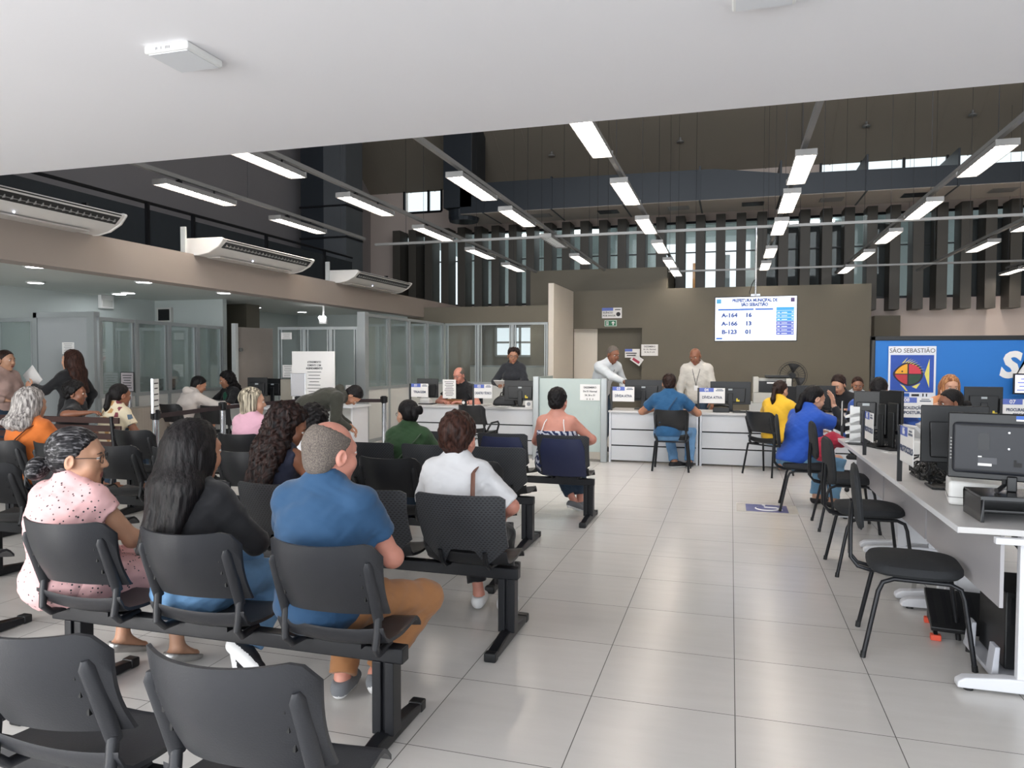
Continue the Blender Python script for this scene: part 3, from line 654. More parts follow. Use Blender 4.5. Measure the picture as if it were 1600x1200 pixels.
# ---------------------------------------------------------------- desks along the right
DTOP = M('desk_laminate', 'c9c7c6', .38, var=.03, scale=3); DSIDE = M('desk_grey_panel', 'a7a5a8', .45, var=.04, scale=3); DLEG = M('desk_leg_white', 'd9dade', .4, var=.02)
TZ = .74
def desk(label, y0, y1, x0=.965, x1=1.68):
    t = thing('work_desk', label, 'desk', (x0, y0, 0), 0, 'work desks in the right-hand line'); L = y1-y0; W = x1-x0
    MB().box(0, W, 0, L-.004, TZ-.028, TZ).build('desk_top', DTOP, t, .003)
    MB().box(-.001, .004, .002, L-.006, TZ-.028, TZ-.001).build('edge_band', DLEG, t)
    # sloping modesty panels, deeper towards the near leg, and a black board painting the shaded void behind them
    MB().box(.17, .185, .02, L-.02, .39, TZ-.03).build('modesty_panel', DSIDE, t)
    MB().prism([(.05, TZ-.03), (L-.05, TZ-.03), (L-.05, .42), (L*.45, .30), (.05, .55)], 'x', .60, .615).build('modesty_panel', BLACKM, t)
    for y in (.06, L-.10):
        lg = MB().box(.252, .312, y-.02, y+.02, .07, TZ-.03).box(.46, .52, y-.02, y+.02, .07, TZ-.03).box(.312, .46, y-.008, y+.008, .1, TZ-.06).build('leg', DLEG, t, .004)
        MB().prism([(.02, .012), (W-.05, .012), (W-.05, .05), (.45, .075), (.22, .075), (.05, .06), (.02, .04)], 'y', y-.03, y+.03).build('foot', DLEG, lg, .008)
        MB().cyl((.07, y, 0), (.07, y, .014), .02).cyl((W-.1, y, 0), (W-.1, y, .014), .02).build('glide', BLACKP, lg)
    return t
desk('grey work desk nearest the camera, with the large television on it', 3.62, 4.90)
desk('second grey work desk from the camera, with the tangle of cables', 4.90, 6.18)
desk('third grey work desk from the camera, with white scanners', 6.18, 7.46)
tag(MB().box(1.10, 1.66, 3.585, 3.618, TZ-.060, TZ-.032).build('keyboard_shelf', DLEG, None, .003), 'thin white shelf strip under the end of the nearest desk', 'shelf')
tr = thing('desk_return', 'grey desk across the back that carries the blonde woman\'s monitor', 'desk', (2.0, 8.9, 0))
MB().box(-.25, 2.4, 0, .62, TZ-.028, TZ).build('desk_top', DTOP, tr, .003); MB().box(-.2, 2.35, .08, .10, .1, TZ-.03).build('modesty_panel', PANEL, tr)
for x in (-.22, .95, 2.3): MB().box(x, x+.06, .05, .57, 0, TZ-.03).build('leg', DLEG, tr)
def monitor(label, loc, rz, w=.52, h=.31, stand=.12, logo=True, tilt=0, sticker=False, group='monitors seen from behind', name='monitor', z0=None):
    """flat monitor whose BACK faces local -y; loc on the table top"""
    t = thing(name, label, 'monitor', loc, rz, group); c = stand+h/2
    MB().box(-w/2, w/2, 0, .022, stand, stand+h).build('screen_case', BLACKP, t, .006)
    MB().prism([(-w*.36, stand+.03), (w*.36, stand+.03), (w*.38, stand+h*.72), (-w*.38, stand+h*.72)], 'y', -.022, .003).build('rear_housing', BLACKP, t, .010)
    MB().box(-w/2+.012, w/2-.012, .022, .0235, stand+.015, stand+h-.012).build('display', M('display_dim', '1b2333', .2, emit=.15, var=0), t)
    MB().box(-.035, .035, -.035, -.012, .012, c).build('stand_column', BLACKP, t, .006)
    MB().prism([(-.12, -.12), (.12, -.12), (.14, .06), (-.14, .06)], 'z', 0, .014).build('stand_base', BLACKP, t, .005)
    if logo: MB().box(-.028, .028, -.024, -.0215, c+h*.12, c+h*.12+.022).build('maker_mark', M('mark_grey', 'aab0b2', .4, var=0), t)
    if sticker: MB().box(.08, .125, -.0235, -.021, stand+.04, stand+.065).box(.08, .1, -.0235, -.021, stand+.065, stand+.085).build('yellow_sticker', M('sticker_yellow', 'd8c23c', .5), t)
    return t
# large television on a black riser
rs = thing('monitor_riser', 'black two-level monitor riser on the nearest desk', 'riser', (1.085, 3.74, TZ), .0)
MB().box(0, .62, 0, .26, .105, .12).box(0, .015, 0, .26, 0, .105).box(.605, .62, 0, .26, 0, .105).box(.015, .605, .24, .26, 0, .105).box(.015, .605, .03, .24, .042, .054).build('frame', M('gloss_black', '121214', .25, var=.05), rs, .002)
lf = at(1481, 690, Y=3.99); TVZ = TZ+.12; TW, TH = .66, .315
tv = thing('television', 'large black screen seen from behind on the black riser', 'screen', (lf.x+TW/2*.955, 3.99-TW/2*.295, TVZ), -.30)
MB().box(-TW/2, TW/2, -.004, .02, .045, .045+TH).build('screen_case', BLACKP, tv, .008)
MB().prism([(-TW*.47, .075), (TW*.47, .075), (TW*.47, .315), (-TW*.47, .315)], 'y', -.035, 0).build('rear_housing', M('black_rear_shell', '24262c', .5, var=.06), tv, .018)
MB().box(-TW*.42, TW*.42, -.037, -.033, .300, .304).box(-TW*.45, TW*.45, -.037, -.033, .092, .095).build('seam', M('seam_black', '0b0b0d', .6, var=0), tv)
MB().box(-.205, -.160, -.0375, -.0345, .19, .268).build('label_plate', M('plate_black', '15161a', .4, var=0), tv)
mb = MB()
for x, z in ((-.085, .275), (-.005, .275), (-.085, .20), (-.005, .20)): mb.cyl((x, -.035, z), (x, -.039, z), .0045, 10)
mb.build('screw', CHROME, tv)
MB().box(-.205, -.13, -.0385, -.035, .125, .155).build('rating_label', M('label_dark_grey', '4a4b50', .5, var=0), tv); MB().box(-.205, -.15, -.0388, -.0352, .115, .127).box(-.205, -.19, -.0388, -.0352, .155, .161).build('barcode_label', PAPER, tv)
MB().box(-.06, -.02, -.0055, -.0035, .335, .352).build('energy_sticker', BLUES, tv); MB().box(-.059, -.021, -.006, -.004, .328, .336).build('energy_sticker', PAPER, tv)
MB().box(-.065, -.035, -.0385, -.034, .118, .138).box(-.065, -.055, -.0385, -.034, .138, .15).build('socket', M('socket_black', '070708', .6, var=0), tv)
MB().box(.04, .075, -.0385, -.034, .135, .165).build('rating_label', PAPER, tv)
mb = MB()
for k in range(7): mb.box(-.318, -.312, -.034, -.022, .14+k*.016, .146+k*.016)
mb.build('port', GREYM, tv)
for x in (-.10, .06): MB().tube([(x, 0, .055), (x, 0, .025), (x-.02, -.06, .011), (x-.03, -.08, .011)], .010, 8).build('stand_foot', BLACKP, tv, smooth=True)
MB().box(-.09, -.05, -.025, .02, .0, .07).build('stand_column', BLACKP, tv, .006)
def mon_at(label, x0, x1, ytop, Y, rz=0, h=.32, **k):
    """monitor whose back spans photograph columns x0..x1 with its top at row ytop, at depth Y"""
    A, B = at(x0, ytop, Y=Y), at(x1, ytop, Y=Y); w = (B.x-A.x)/max(.3, math.cos(rz)); return monitor(label, ((A.x+B.x)/2, Y, TZ), rz, w, min(h, A.z-TZ-.05), max(.05, A.z-TZ-h), group=None, **k)
mon_at('black monitor half hidden behind the large screen', 1441, 1545, 633, 4.72, -.12, .33)
mon_at('black monitor beside the paper rack, next to the blue T-shirt woman', 1335, 1374, 611, 6.95, -.35, .33)
mon_at('black monitor in front of the blonde woman with a yellow sticker', 1507, 1568, 604, 8.98, 0, .34, sticker=True)
mon_at('black monitor in front of the woman in black, behind the blue T-shirt woman', 1244, 1306, 602, 10.62, 0, .36)
mon_at('black monitor turned nearly edge-on, right of the paper rack', 1377, 1387, 610, 6.75, -1.2, .40, logo=False)
mon_at('second monitor turned edge-on before the fish poster', 1391, 1406, 610, 6.62, -1.15, .36, logo=False)
# cables, adapters, scanners, boxes
def tangle(label, c, rx, ry, n, m, seed, r=.006, cat='cables'):
    R = random.Random(seed); mb = MB()
    for k in range(n):
        p = Vector((c[0]+R.uniform(-rx, rx), c[1]+R.uniform(-ry, ry), c[2]+.01)); pts = []; a = R.uniform(0, 6.3)
        for q in range(22):
            a += R.uniform(-.9, .9); p = p+Vector((math.cos(a)*.03, math.sin(a)*.03, R.uniform(-.02, .024)))
            p.x = min(max(p.x, c[0]-rx), c[0]+rx); p.y = min(max(p.y, c[1]-ry), c[1]+ry); p.z = min(max(p.z, c[2]+r), c[2]+.13); pts.append(p.copy())
        mb.tube(pts, r*R.uniform(.6, 1.1), 6)
    return tag(mb.build('cable_tangle', m, None, smooth=True), label, cat)
tangle('tangle of black cables and plugs on the second desk', (1.29, 4.98, TZ), .18, .24, 34, BLACKP, 3)
tangle('loose pale grey cable looping over the black cables', (1.26, 4.74, TZ), .12, .10, 2, M('grey_cable', '9a9a9a', .5), 11, .007)
tangle('black cables beneath the monitor by the paper rack', (1.33, 7.0, TZ), .20, .16, 14, BLACKP, 8)
def power_box(lb, x, y, w, d, h, rz=0): 
    t = thing('power_adapter', lb, 'adapter', (x, y, TZ), rz); MB().box(-w/2, w/2, -d/2, d/2, 0, h).build('case', BLACKP, t, .006)
    MB().box(w*.12, w*.40, -d/2-.001, -d/2+.001, h*.12, h*.3).build('label_plate', PAPER, t); return t
power_box('black box lying in the cable tangle on the second desk', 1.32, 5.16, .22, .14, .10, .2)
power_box('small black box standing beside the white scanner', 1.34, 6.52, .10, .10, .125, .15)
power_box('flat black box under the monitor by the paper rack', 1.36, 7.2, .16, .12, .10)
def scanner(lb, x, y, rz, s=1.0):
    t = thing('document_scanner', lb, 'scanner', (x, y, TZ), rz, 'white document scanners')
    MB().prism([(-.15*s, 0), (.13*s, 0), (.15*s, .04*s), (.10*s, .12*s), (-.06*s, .19*s), (-.15*s, .15*s)], 'x', -.15*s, .15*s).build('body', WHITEM, t, .012)
    MB().prism([(-.09*s, .165*s), (-.05*s, .185*s), (-.17*s, .30*s), (-.21*s, .285*s)], 'x', -.11*s, .11*s).build('paper_tray', M('tray_grey', 'c6c6c6', .45), t, .004)
    MB().box(-.10*s, .10*s, .06*s, .075*s, .135*s, .142*s).build('lid', M('scanner_grey', '5d5e62', .4), t)
    MB().box(.105*s, .13*s, .108*s, .124*s, .06*s, .09*s).build('button_panel', GREYM, t)
    return t
scanner('white document scanner with its tray raised on the third desk', 1.44, 6.22, -1.2, .8)
scanner('white document scanner with a dark lid behind the second number sign', 1.46, 5.62, -1.4, 1.0)
pb = thing('white_device', 'smooth white box-shaped device on the desk under the television', 'printer', (1.27, 4.24, TZ), -.2)
MB().prism([(-.19, 0), (.19, 0), (.19, .06), (.10, .115), (-.19, .125)], 'y', -.13, .13).build('body', WHITEM, pb, .018); MB().box(-.192, .192, -.132, .132, .04, .044).build('seam', GREYM, pb)
rk = thing('paper_rack', 'white stepped paper rack beside the monitor', 'paper rack', (at(1331, 660, Y=7.05).x, 7.05, TZ), 1.42); rk.scale = (.8, .8, .95)
for k in range(4): MB().prism([(-.09, .03+k*.075), (.06, .01+k*.075), (.065, .02+k*.075), (-.10, .075+k*.075)], 'x', -.12, .12).build('tray', WHITEM, rk)
MB().box(-.12, -.11, -.09, .02, 0, .34).box(.11, .12, -.09, .02, 0, .34).build('side_panel', WHITEM, rk)
sheet('paper_sheet', 'white sheet of paper lying before the small black box', .21, .15, (1.26, 6.36, TZ+.003), .1, rows=4, tilt=-PI/2, cat='paper')
# footrest, computer holders under the nearest desk
fr = thing('foot_rest', 'black ribbed foot rest with orange feet under the nearest desk', 'foot rest', (1.29, 4.40, 0), -.12)
MB().prism([(-.16, .05), (.17, .16), (.18, .185), (.165, .19), (-.165, .075)], 'x', -.25, .25).build('plate', BLACKP, fr, .006)
mb = MB()
for k in range(8): mb.box(-.24+k*.062, -.215+k*.062, -.14, .15, .0, .012, Matrix.Translation((0, 0, .12)) @ Matrix.Rotation(.335, 4, 'X'))
mb.build('rib', BLACKM, fr)
for x in (-.225, .225): MB().prism([(-.15, .03), (.15, .03), (.15, .15), (.0, .11)], 'x', x-.01, x+.01).build('side_bracket', BLACKP, fr)
for x in (-.225, .225):
    for y in (-.14, .14): MB().box(x-.025, x+.025, y-.02, y+.02, 0, .03).build('rubber_foot', M('orange_rubber', 'e0563c', .6), fr, .004)
cp = thing('computer_case', 'black computer case standing in a grey floor cradle under the nearest desk', 'computer', (1.30, 3.86, .05), 0)
MB().box(-.09, .09, -.06, .30, .012, .37).build('case', BLACKP, cp, .008); MB().box(-.07, .07, -.066, -.06, .22, .34).build('drive_bay', BLACKM, cp)
cr = thing('computer_cradle', 'pale grey plastic cradle that holds the black computer', 'cradle', (1.28, 3.86, 0), 0)
MB().box(-.13, .13, -.09, .33, .03, .05).prism([(-.13, .04), (-.10, .04), (-.095, .17), (-.115, .17)], 'y', -.09, -.01).prism([(-.13, .04), (-.10, .04), (-.095, .17), (-.115, .17)], 'y', .24, .32).prism([(.10, .04), (.13, .04), (.115, .17), (.095, .17)], 'y', -.09, -.01).prism([(.10, .04), (.13, .04), (.115, .17), (.095, .17)], 'y', .24, .32).build('tray', M('cradle_grey', 'b9bbc2', .5), cr, .004)
for x, y in ((-.11, -.06), (.11, -.06), (-.11, .3), (.11, .3)): MB().cyl((x, y, 0), (x, y, .032), .016).build('caster', BLACKP, cr)
# ---------------------------------------------------------------- number signs
def number_sign(label, loc, rz, num, words, w=.31, h=.21, post=.13, group='numbered counter signs'):
    t = thing('counter_sign', label, 'sign', loc, rz, group)
    MB().box(-w/2-.025, -w/2, -.012, .012, 0, post+h).build('post', BLACKP, t)
    MB().box(-w/2, w/2, -.002, .002, post, post+h).build('plate', PAPER, t)
    MB().box(-w/2, w*.06, -.0032, -.002, post+h*.74, post+h).build('number_field', BLUEI, t)
    if num: text(num, h*.26, PAPER, t, (-w*.22, -.0034, post+h*.865), bold=.0012)
    MB().box(w*.14, w*.44, -.0032, -.002, post+h*.80, post+h*.86).box(w*.18, w*.40, -.0032, -.002, post+h*.90, post+h*.94).build('emblem', M('emblem_grey', '5b6475', .5, var=0), t)
    for i, s in enumerate(words): text(s, h*(.24 if len(words) == 1 else .20), M('sign_text', '3d4660', .6, var=0), t, (0, -.0024, post+h*(.37 if len(words) == 1 else .48-i*.24)), bold=.0016, sx=min(1, w*.92/(len(s)*h*.15)))
    return t
number_sign('white sign 05 edge-on at the far end of the desk line', (1.0, 7.42, TZ), -1.72, '05', [])
number_sign('white and blue number sign on its black post, third desk', (.995, 5.99, TZ), -1.56, '05', ['PROTOCOLO'])
number_sign('white and blue number sign on its black post, second desk', (.985, 4.72, TZ), -1.56, '06', ['PROTOCOLO'])
number_sign('sign reading fiscalizacao de posturas before the fish poster', (at(1432, 640, Y=8.86).x, 8.95, TZ), 0, '08', ['FISCALIZAÇÃO DE', 'POSTURAS'], .36, .22, .10)
number_sign('sign 07 at the right edge of the photo, beside the blonde woman', (at(1594, 640, Y=8.95).x, 8.95, TZ), 0, '07', ['PROCURADORIA', 'FISCAL'], .33, .22, .10)
# ---------------------------------------------------------------- counters at the back
CF = M('counter_grey_board', 'c8cacd', .45, var=.03, scale=3)
def counter(label, x0, x1, yf, h=.74, depth=.65, gap=True):
    t = thing('service_counter', label, 'counter', (x0, yf, 0), 0, 'service counters'); L = x1-x0
    MB().box(-.01, L+.01, -.02, depth, h-.028, h).build('counter_top', DTOP, t, .003)
    for i, (a, b) in enumerate(((.03, .232), (.250, .462), (.480, h-.03))): MB().box(.03, L-.03, .012, .03, a, b).build('front_board', CF, t)
    MB().box(0, .028, -.005, depth-.03, 0, h-.028).build('side_panel', DLEG, t); MB().box(L-.028, L, -.005, depth-.03, 0, h-.028).build('side_panel', DLEG, t)
    MB().box(.03, L-.03, .035, .05, .02, h-.03).build('rear_board', M('gap_shade_black', '0a0a0b', .8), t)  # black board paints in the shade of the gaps between front boards
    return t
counter('grey service counter of the teal T-shirt man, sign 03', -1.66, -.42, 10.44)
counter('grey service counter with sign 04, before the bald man in white', -.40, 1.28, 10.42)
counter('grey service counter of the woman in black, farthest to the right', 1.30, 2.0, 10.40)
counter('long grey service counter on the left, before the seated bald man', -4.95, -2.80, 10.62)
sp = thing('frosted_screen', 'pale green frosted glass screen between the two counters', 'screen panel', (-2.77, 10.35, 0), 0)
FROST = M('frosted_glass', 'abb8b4', .35, var=.02)
MB().box(.10, 1.02, .05, .058, .05, 1.19).build('frosted_pane', FROST, sp)
MB().box(0, .09, 0, .09, 0, 1.22).build('post', FRAME, sp, .01); MB().box(1.0, 1.09, .0, .09, 0, 1.20).build('post', FRAME, sp, .01)
MB().box(.04, .10, .05, .85, .06, 1.21).build('side_pane', FROST, sp); MB().box(.75, 1.0, .03, .06, .04, .14).build('kick_plate', M('dusty_panel', 'a39d93', .7), sp)
number_sign('sign reading divida ativa, number 03, on the counter', (-1.46, 10.45, TZ), 0, '03', ['DÍVIDA ATIVA'])
number_sign('sign reading divida ativa, number 04, on the counter', (-.24, 10.43, TZ), 0, '04', ['DÍVIDA ATIVA'], .34)
number_sign('sign 01 at the left end of the left counter', (-4.68, 10.62, TZ), 0, '01', ['TRIAGEM'], .29)
number_sign('sign 02 in the middle of the left counter', (-3.62, 10.60, TZ), 0, '02', ['CADASTRO TÉCNICO'], .29)
monitor('black monitor turned away before the seated bald man', (at(668, 620, Y=10.98).x, 10.98, TZ), .1, .36, .31, .10, group=None)
monitor('black monitor before the standing curly-haired woman', (-3.10, 10.85, TZ), 0, .52, .31, .09, group=None, sticker=True)
monitor('black monitor behind sign 03, before the pointing man', (-1.22, 10.85, TZ), 0, .55, .31, .12, group=None)
monitor('black monitor behind sign 04, with a yellow sticker', (-.0, 10.80, TZ), 0, .55, .32, .10, group=None, sticker=True)
mg = thing('mug', 'dark mug with a pale round mark on the left counter', 'mug', (-3.98, 10.75, TZ)); MB().lathe([(.036, 0), (.04, .005), (.04, .095), (.036, .095), (.034, .01)], n=18).build('cup', BLACKP, mg, smooth=True)
MB().tube([(.04, 0, .08), (.07, 0, .075), (.072, 0, .04), (.04, 0, .02)], .006).build('handle', BLACKP, mg, smooth=True); MB().cyl((0, -.0395, .05), (0, -.0415, .05), .024).build('emblem', PAPER, mg)
hb = thing('handbag', 'black handbag with an arched handle on the left counter', 'handbag', (-3.38, 10.95, TZ), .1)
MB().prism([(-.19, 0), (.19, 0), (.17, .10), (.10, .16), (-.08, .16), (-.17, .09)], 'y', -.07, .07).build('bag', M('black_leather', '17171a', .45, bump=.3, bscale=40), hb, .03)
MB().tube([(-.08, 0, .14), (-.06, 0, .20), (.02, 0, .22), (.09, 0, .19), (.10, 0, .14)], .010).build('handle', BLACKP, hb, smooth=True)
bx = thing('tissue_box', 'small white patterned box on the left counter beside the screen post', 'box', (-2.92, 10.72, TZ)); MB().box(-.055, .055, -.04, .04, 0, .10).build('carton', PAPER, bx, .003); MB().cyl((0, -.0405, .05), (0, -.0415, .05), .03).build('print', M('print_grey', '8c8f93', .6), bx)
sheet('paper_notice', 'white instruction sheet hung beside the seated bald man\'s monitor', .22, .30, (at(702, 610, Y=10.93).x, 10.93, TZ+.25), .05, rows=9)
for i, (x, y, r) in enumerate(((-3.48, 10.74, .3), (-3.3, 10.7, -.2), (-3.62, 10.8, .1))): sheet('paper_sheet', ['white papers fanned on the left counter, topmost sheet', 'white sheet lying nearest the black handbag', 'white sheet lying below sign 02'][i], .21, .29, (x, y, TZ+.004+.003*i), r, rows=5, tilt=-PI/2, cat='paper')
cbx = thing('carton', 'brown cardboard carton behind the seated man\'s monitor', 'box', (-4.30, 11.14, TZ)); MB().box(-.16, .16, -.06, .1, 0, .07).build('body', M('cardboard', '9a6a44', .8), cbx)
scanner('small pale desk device at the left end of the left counter', -4.72, 10.98, 0, .55)
kb = thing('desk_phone', 'black telephone and keyboard behind sign 04', 'telephone', (-.12, 10.6, TZ)); MB().prism([(-.09, 0), (.09, 0), (.09, .03), (-.09, .07)], 'x', -.11, .11).build('base', BLACKP, kb, .008)
MB().tube([(-.1, .04, .085), (0, .04, .095), (.1, .04, .085)], .018).build('handset', BLACKP, kb, smooth=True); MB().box(.15, .55, -.09, .05, .0, .02).build('keyboard', BLACKP, kb, .004)
sheet('handwritten_notice', 'handwritten white notice taped on the frosted screen', .29, .23, (-1.93, 10.39, .995), 0, big=[('DEZEMBRO', .036), ('De 01 Normal', .034), ('24, 26 e 31', .034), ('↓  ↓  ↓', .03)])
# printer and fan behind the counter
pr = thing('office_printer', 'beige office printer on a pale cabinet behind the counter', 'printer', (.62, 12.2, .80))
MB().box(-.28, .28, -.2, .2, 0, .16).build('lower_body', M('printer_beige', 'c9c7bf', .45), pr, .012); MB().box(-.28, .28, -.2, .2, .16, .42).build('upper_body', M('printer_beige', ''), pr, .012) if 0 else MB().box(-.28, -.20, -.2, .2, .16, .40).box(.20, .28, -.2, .2, .16, .38).box(-.2, .2, -.1, .2, .16, .38).build('upper_body', M('printer_beige', 'c9c7bf', .45), pr, .006)
MB().box(-.2, .2, -.19, -.1, .17, .34).build('output_bay', BLACKP, pr); MB().box(-.1, .26, -.18, .15, .39, .43).build('feeder', BLACKP, pr, .01); MB().box(-.08, .06, -.195, -.188, .30, .325).build('label_plate', PAPER, pr)
pc2 = thing('printer_cabinet', 'pale cabinet that carries the beige printer', 'cabinet', (.62, 12.2, 0)); MB().box(-.33, .33, -.24, .24, 0, .80).build('body', PANEL, pc2, .004); MB().box(-.005, .005, -.245, -.238, .05, .75).build('door_gap', GREYM, pc2); MB().cyl((-.05, -.24, .6), (-.05, -.26, .6), .01).build('knob', CHROME, pc2)
ch = thing('office_chair', 'black high-backed office chair behind the counter beside the printer', 'office chair', (.72, 11.55, 0), 2.7)
MB().box(-.23, .23, -.02, .03, .55, 1.08, Matrix.Translation((0, -.2, 0)) @ Matrix.Rotation(.15, 4, 'X')).build('backrest', FABRIC, ch, .02); MB().box(-.24, .24, -.22, .24, .42, .50).build('seat', FABRIC, ch, .03)
MB().cyl((0, 0, .08), (0, 0, .44), .03).build('column', BLACKM, ch)
for k in range(5): MB().tube([(0, 0, .09), (.28*math.cos(k*1.257), .28*math.sin(k*1.257), .06)], .02).sphere((.28*math.cos(k*1.257), .28*math.sin(k*1.257), .028), .028).build('star_leg', BLACKM, ch)
fz = at(1238, 587, Y=13.2); fn_ = thing('pedestal_fan', 'black pedestal fan with a wire cage before the olive wall', 'fan', (fz.x, 13.2, 0))
fc = MB()
for r, y in ((.235, 0), (.20, -.07), (.20, .07), (.09, -.09)): fc.tube([(r*math.cos(a*PI/20), y, fz.z+r*math.sin(a*PI/20)) for a in range(40)], .0035, 6, closed=True)
for k in range(28):
    a = k*PI/14; c, s = math.cos(a), math.sin(a); fc.tube([(.05*c, -.09, fz.z+.05*s), (.20*c, -.07, fz.z+.20*s), (.235*c, 0, fz.z+.235*s), (.20*c, .07, fz.z+.20*s), (.06*c, .09, fz.z+.06*s)], .0016, 4)
fc.build('cage', BLACKM, fn_)
for k in range(3):
    a0 = k*2.094+1.45
    MB().grid(lambda u, v: (( .04+.17*u)*math.cos(a0+(v-.5)*(.5+.5*u)), (v-.5)*.05-.01, fz.z+(.04+.17*u)*math.sin(a0+(v-.5)*(.5+.5*u))), 6, 5, (0, .004, 0)).build('blade', BLACKP, fn_, smooth=True)
MB().cyl((0, -.03, fz.z), (0, .20, fz.z), .055).build('motor', BLACKP, fn_, smooth=True); MB().cyl((0, .12, 0.03), (0, .12, fz.z), .018).build('pole', BLACKM, fn_); MB().lathe([(.22, 0), (.22, .02), (.05, .04)], (0, .12, 0)).build('base', BLACKP, fn_)
# hung screen with the queue numbers
tvp = at(1180, 498, Y=11.86); tq = thing('queue_screen', 'hanging wide screen that shows the queue numbers', 'screen', tuple(tvp), -.05); tq.scale = (1.146,)*3
W, H = 1.055, .605
MB().box(-W/2, W/2, 0, .05, -H/2, H/2).build('case', BLACKP, tq, .006)
SCRW = M('screen_white', 'eef4ff', .3, emit=.52, var=0); SCRB = M('screen_blue', '2b5cab', .3, emit=.35, var=0); SCRL = M('screen_cyan', '2a84c6', .3, emit=.5, var=0); SCRT = M('screen_navy_text', '1d3f86', .4, emit=.10, var=0); SCRP = M('screen_violet', '4a5aad', .3, emit=.35, var=0)
MB().box(-W/2+.012, W/2-.012, -.003, 0, -H/2+.012, H/2-.012).build('picture', SCRW, tq)
def st_(s, x, z, size, m=SCRT, **k): text(s, size, m, tq, (x, -.0045, z), ext=.0006, **k)
st_('PREFEITURA MUNICIPAL DE', -.01, .245, .058, bold=.003, sx=.80); st_('SÃO SEBASTIÃO', -.01, .188, .058, bold=.003, sx=.82)
MB().box(-.48, -.02, -.0042, -.003, .115, .138).box(.0, .225, -.0042, -.003, .115, .138).build('header_bar', SCRB, tq)
for i, (a, b) in enumerate((('A-164', '16'), ('A-166', '13'), ('B-123', '01'))):
    z = .048-i*.112; st_(a, -.33, z, .075, bold=.004, sx=1.1); st_(b, -.085, z, .073, bold=.0045, sx=1.1)
mb = MB()
for i in range(3): mb.box(-.46, -.20, -.0042, -.003, .0-i*.112, .004-i*.112)
mb.build('caption_line', M('screen_grey_line', '8fa6cf', .4, emit=.4, var=0), tq)
for i, (a, b) in enumerate((('B-122', '01'), ('B-120', '4'), ('B-121', '01'), ('B-163', '18'), ('A-161', '4'), ('A-165', '16'), ('A-162', '01'))): st_(a, .07, .085-i*.047, .026, M('screen_small_text', '6c7f9f', .4, emit=.3, var=0)); st_(b, .18, .085-i*.047, .026, M('screen_small_text', ''))
for i in range(8): MB().box(.265, .485, -.0042, -.003, .105-i*.046, .148-i*.046).build('list_row', SCRL if i < 4 else SCRP, tq)
mb = MB()
for i in range(1, 8): mb.box(.28, .31, -.0048, -.004, .12-i*.046, .128-i*.046).box(.33, .40, -.0048, -.004, .12-i*.046, .126-i*.046).box(.455, .475, -.0048, -.004, .122-i*.046, .132-i*.046)
mb.build('list_text', SCRW, tq)
MB().box(-.50, -.44, -.0042, -.003, .21, .27).build('emblem', M('screen_teal', '3b83a8', .3, emit=.5, var=0), tq); MB().box(.44, .49, -.0042, -.003, .215, .27).build('emblem', M('screen_dark_violet', '41315c', .3, emit=.3, var=0), tq); MB().box(-.50, -.42, -.0042, -.003, -.275, -.25).build('emblem', SCRB, tq)
MB().cyl((0, .03, H/2), (0, .03, (3.49-tvp.z)/1.146), .014).box(-.06, .06, .02, .07, H/2-.1, H/2+.03).build('hanging_pole', CHROME, tq)
MB().tube([(-.03, .06, H/2-.05), (-.08, .06, H/2+.05), (-.05, .05, H/2+.16), (-.015, .03, H/2+.22)], .006).build('cable', BLACKP, tq)
# ---------------------------------------------------------------- signs on the olive wall
LW = Vector((0, 16.985, 0))
def wallpt(x, y, Y=16.985): return tuple(at(x, y, Y=Y))
ss = thing('wall_sign', 'white and blue sign asking for silence above the doorway', 'sign', wallpt(956, 489))
MB().box(-.23, .23, 0, .008, -.12, .12).build('plate', PAPER, ss); MB().box(-.23, .03, -.001, 0, .05, .12).build('header_field', BLUEI, ss); text('SILÊNCIO', .055, INK, ss, (-.21, -.001, .005), align='LEFT', bold=.001); text('POR FAVOR', .055, INK, ss, (-.21, -.001, -.065), align='LEFT', bold=.001)
MB().lathe([(.05, 0), (.05, .001)], n=18).build('pictogram', INK, ss, mx=Matrix.Translation((.15, 0, -.03)) @ Matrix.Rotation(PI/2, 4, 'X')); MB().box(.07, .20, -.001, 0, .065, .085).build('emblem', INK, ss)
ex = thing('exit_sign', 'small green emergency exit sign with a white arrow', 'exit sign', wallpt(954, 505)); GRN = M('exit_green', '1c6b4a', .5, emit=.05)
MB().box(-.14, .14, 0, .01, -.07, .07).build('plate', M('exit_border', 'bfd8c8', .5), ex); MB().box(-.125, .125, -.001, 0, -.056, .056).build('field', GRN, ex)
MB().add([(.01, -.002, 0), (.06, -.002, .045), (.11, -.002, 0), (.075, -.002, 0), (.075, -.002, -.045), (.045, -.002, -.045), (.045, -.002, 0)], [(0, 1, 2, 3, 4, 5, 6)]).build('arrow', PAPER, ex)
MB().box(-.10, -.05, -.002, -.001, -.045, .045).build('door_symbol', PAPER, ex); MB().box(-.085, -.07, -.003, -.002, -.035, .01).box(-.09, -.06, -.003, -.002, .0, .012).sphere((-.077, -.002, .028), (.012, .001, .012)).build('running_figure', GRN, ex)
sheet('handwritten_notice', 'handwritten white notice on the olive wall beside the doorway', .38, .26, wallpt(1015, 547), 0, big=[('DEZEMBRO', .05), ('01, 01, Normal', .045), ('24, 26, 31 e 01', .04)])
sg = thing('wall_sign', 'small white and blue sign on the olive wall behind the pointing man', 'sign', wallpt(988, 552)); MB().box(-.17, .17, 0, .006, -.10, .10).build('plate', PAPER, sg); MB().box(-.17, .0, -.001, 0, .04, .10).build('header_field', BLUEI, sg); lines(MB(), -.15, .10, (-.01, -.06), .022, -.0006).build('printed_lines', INK, sg)
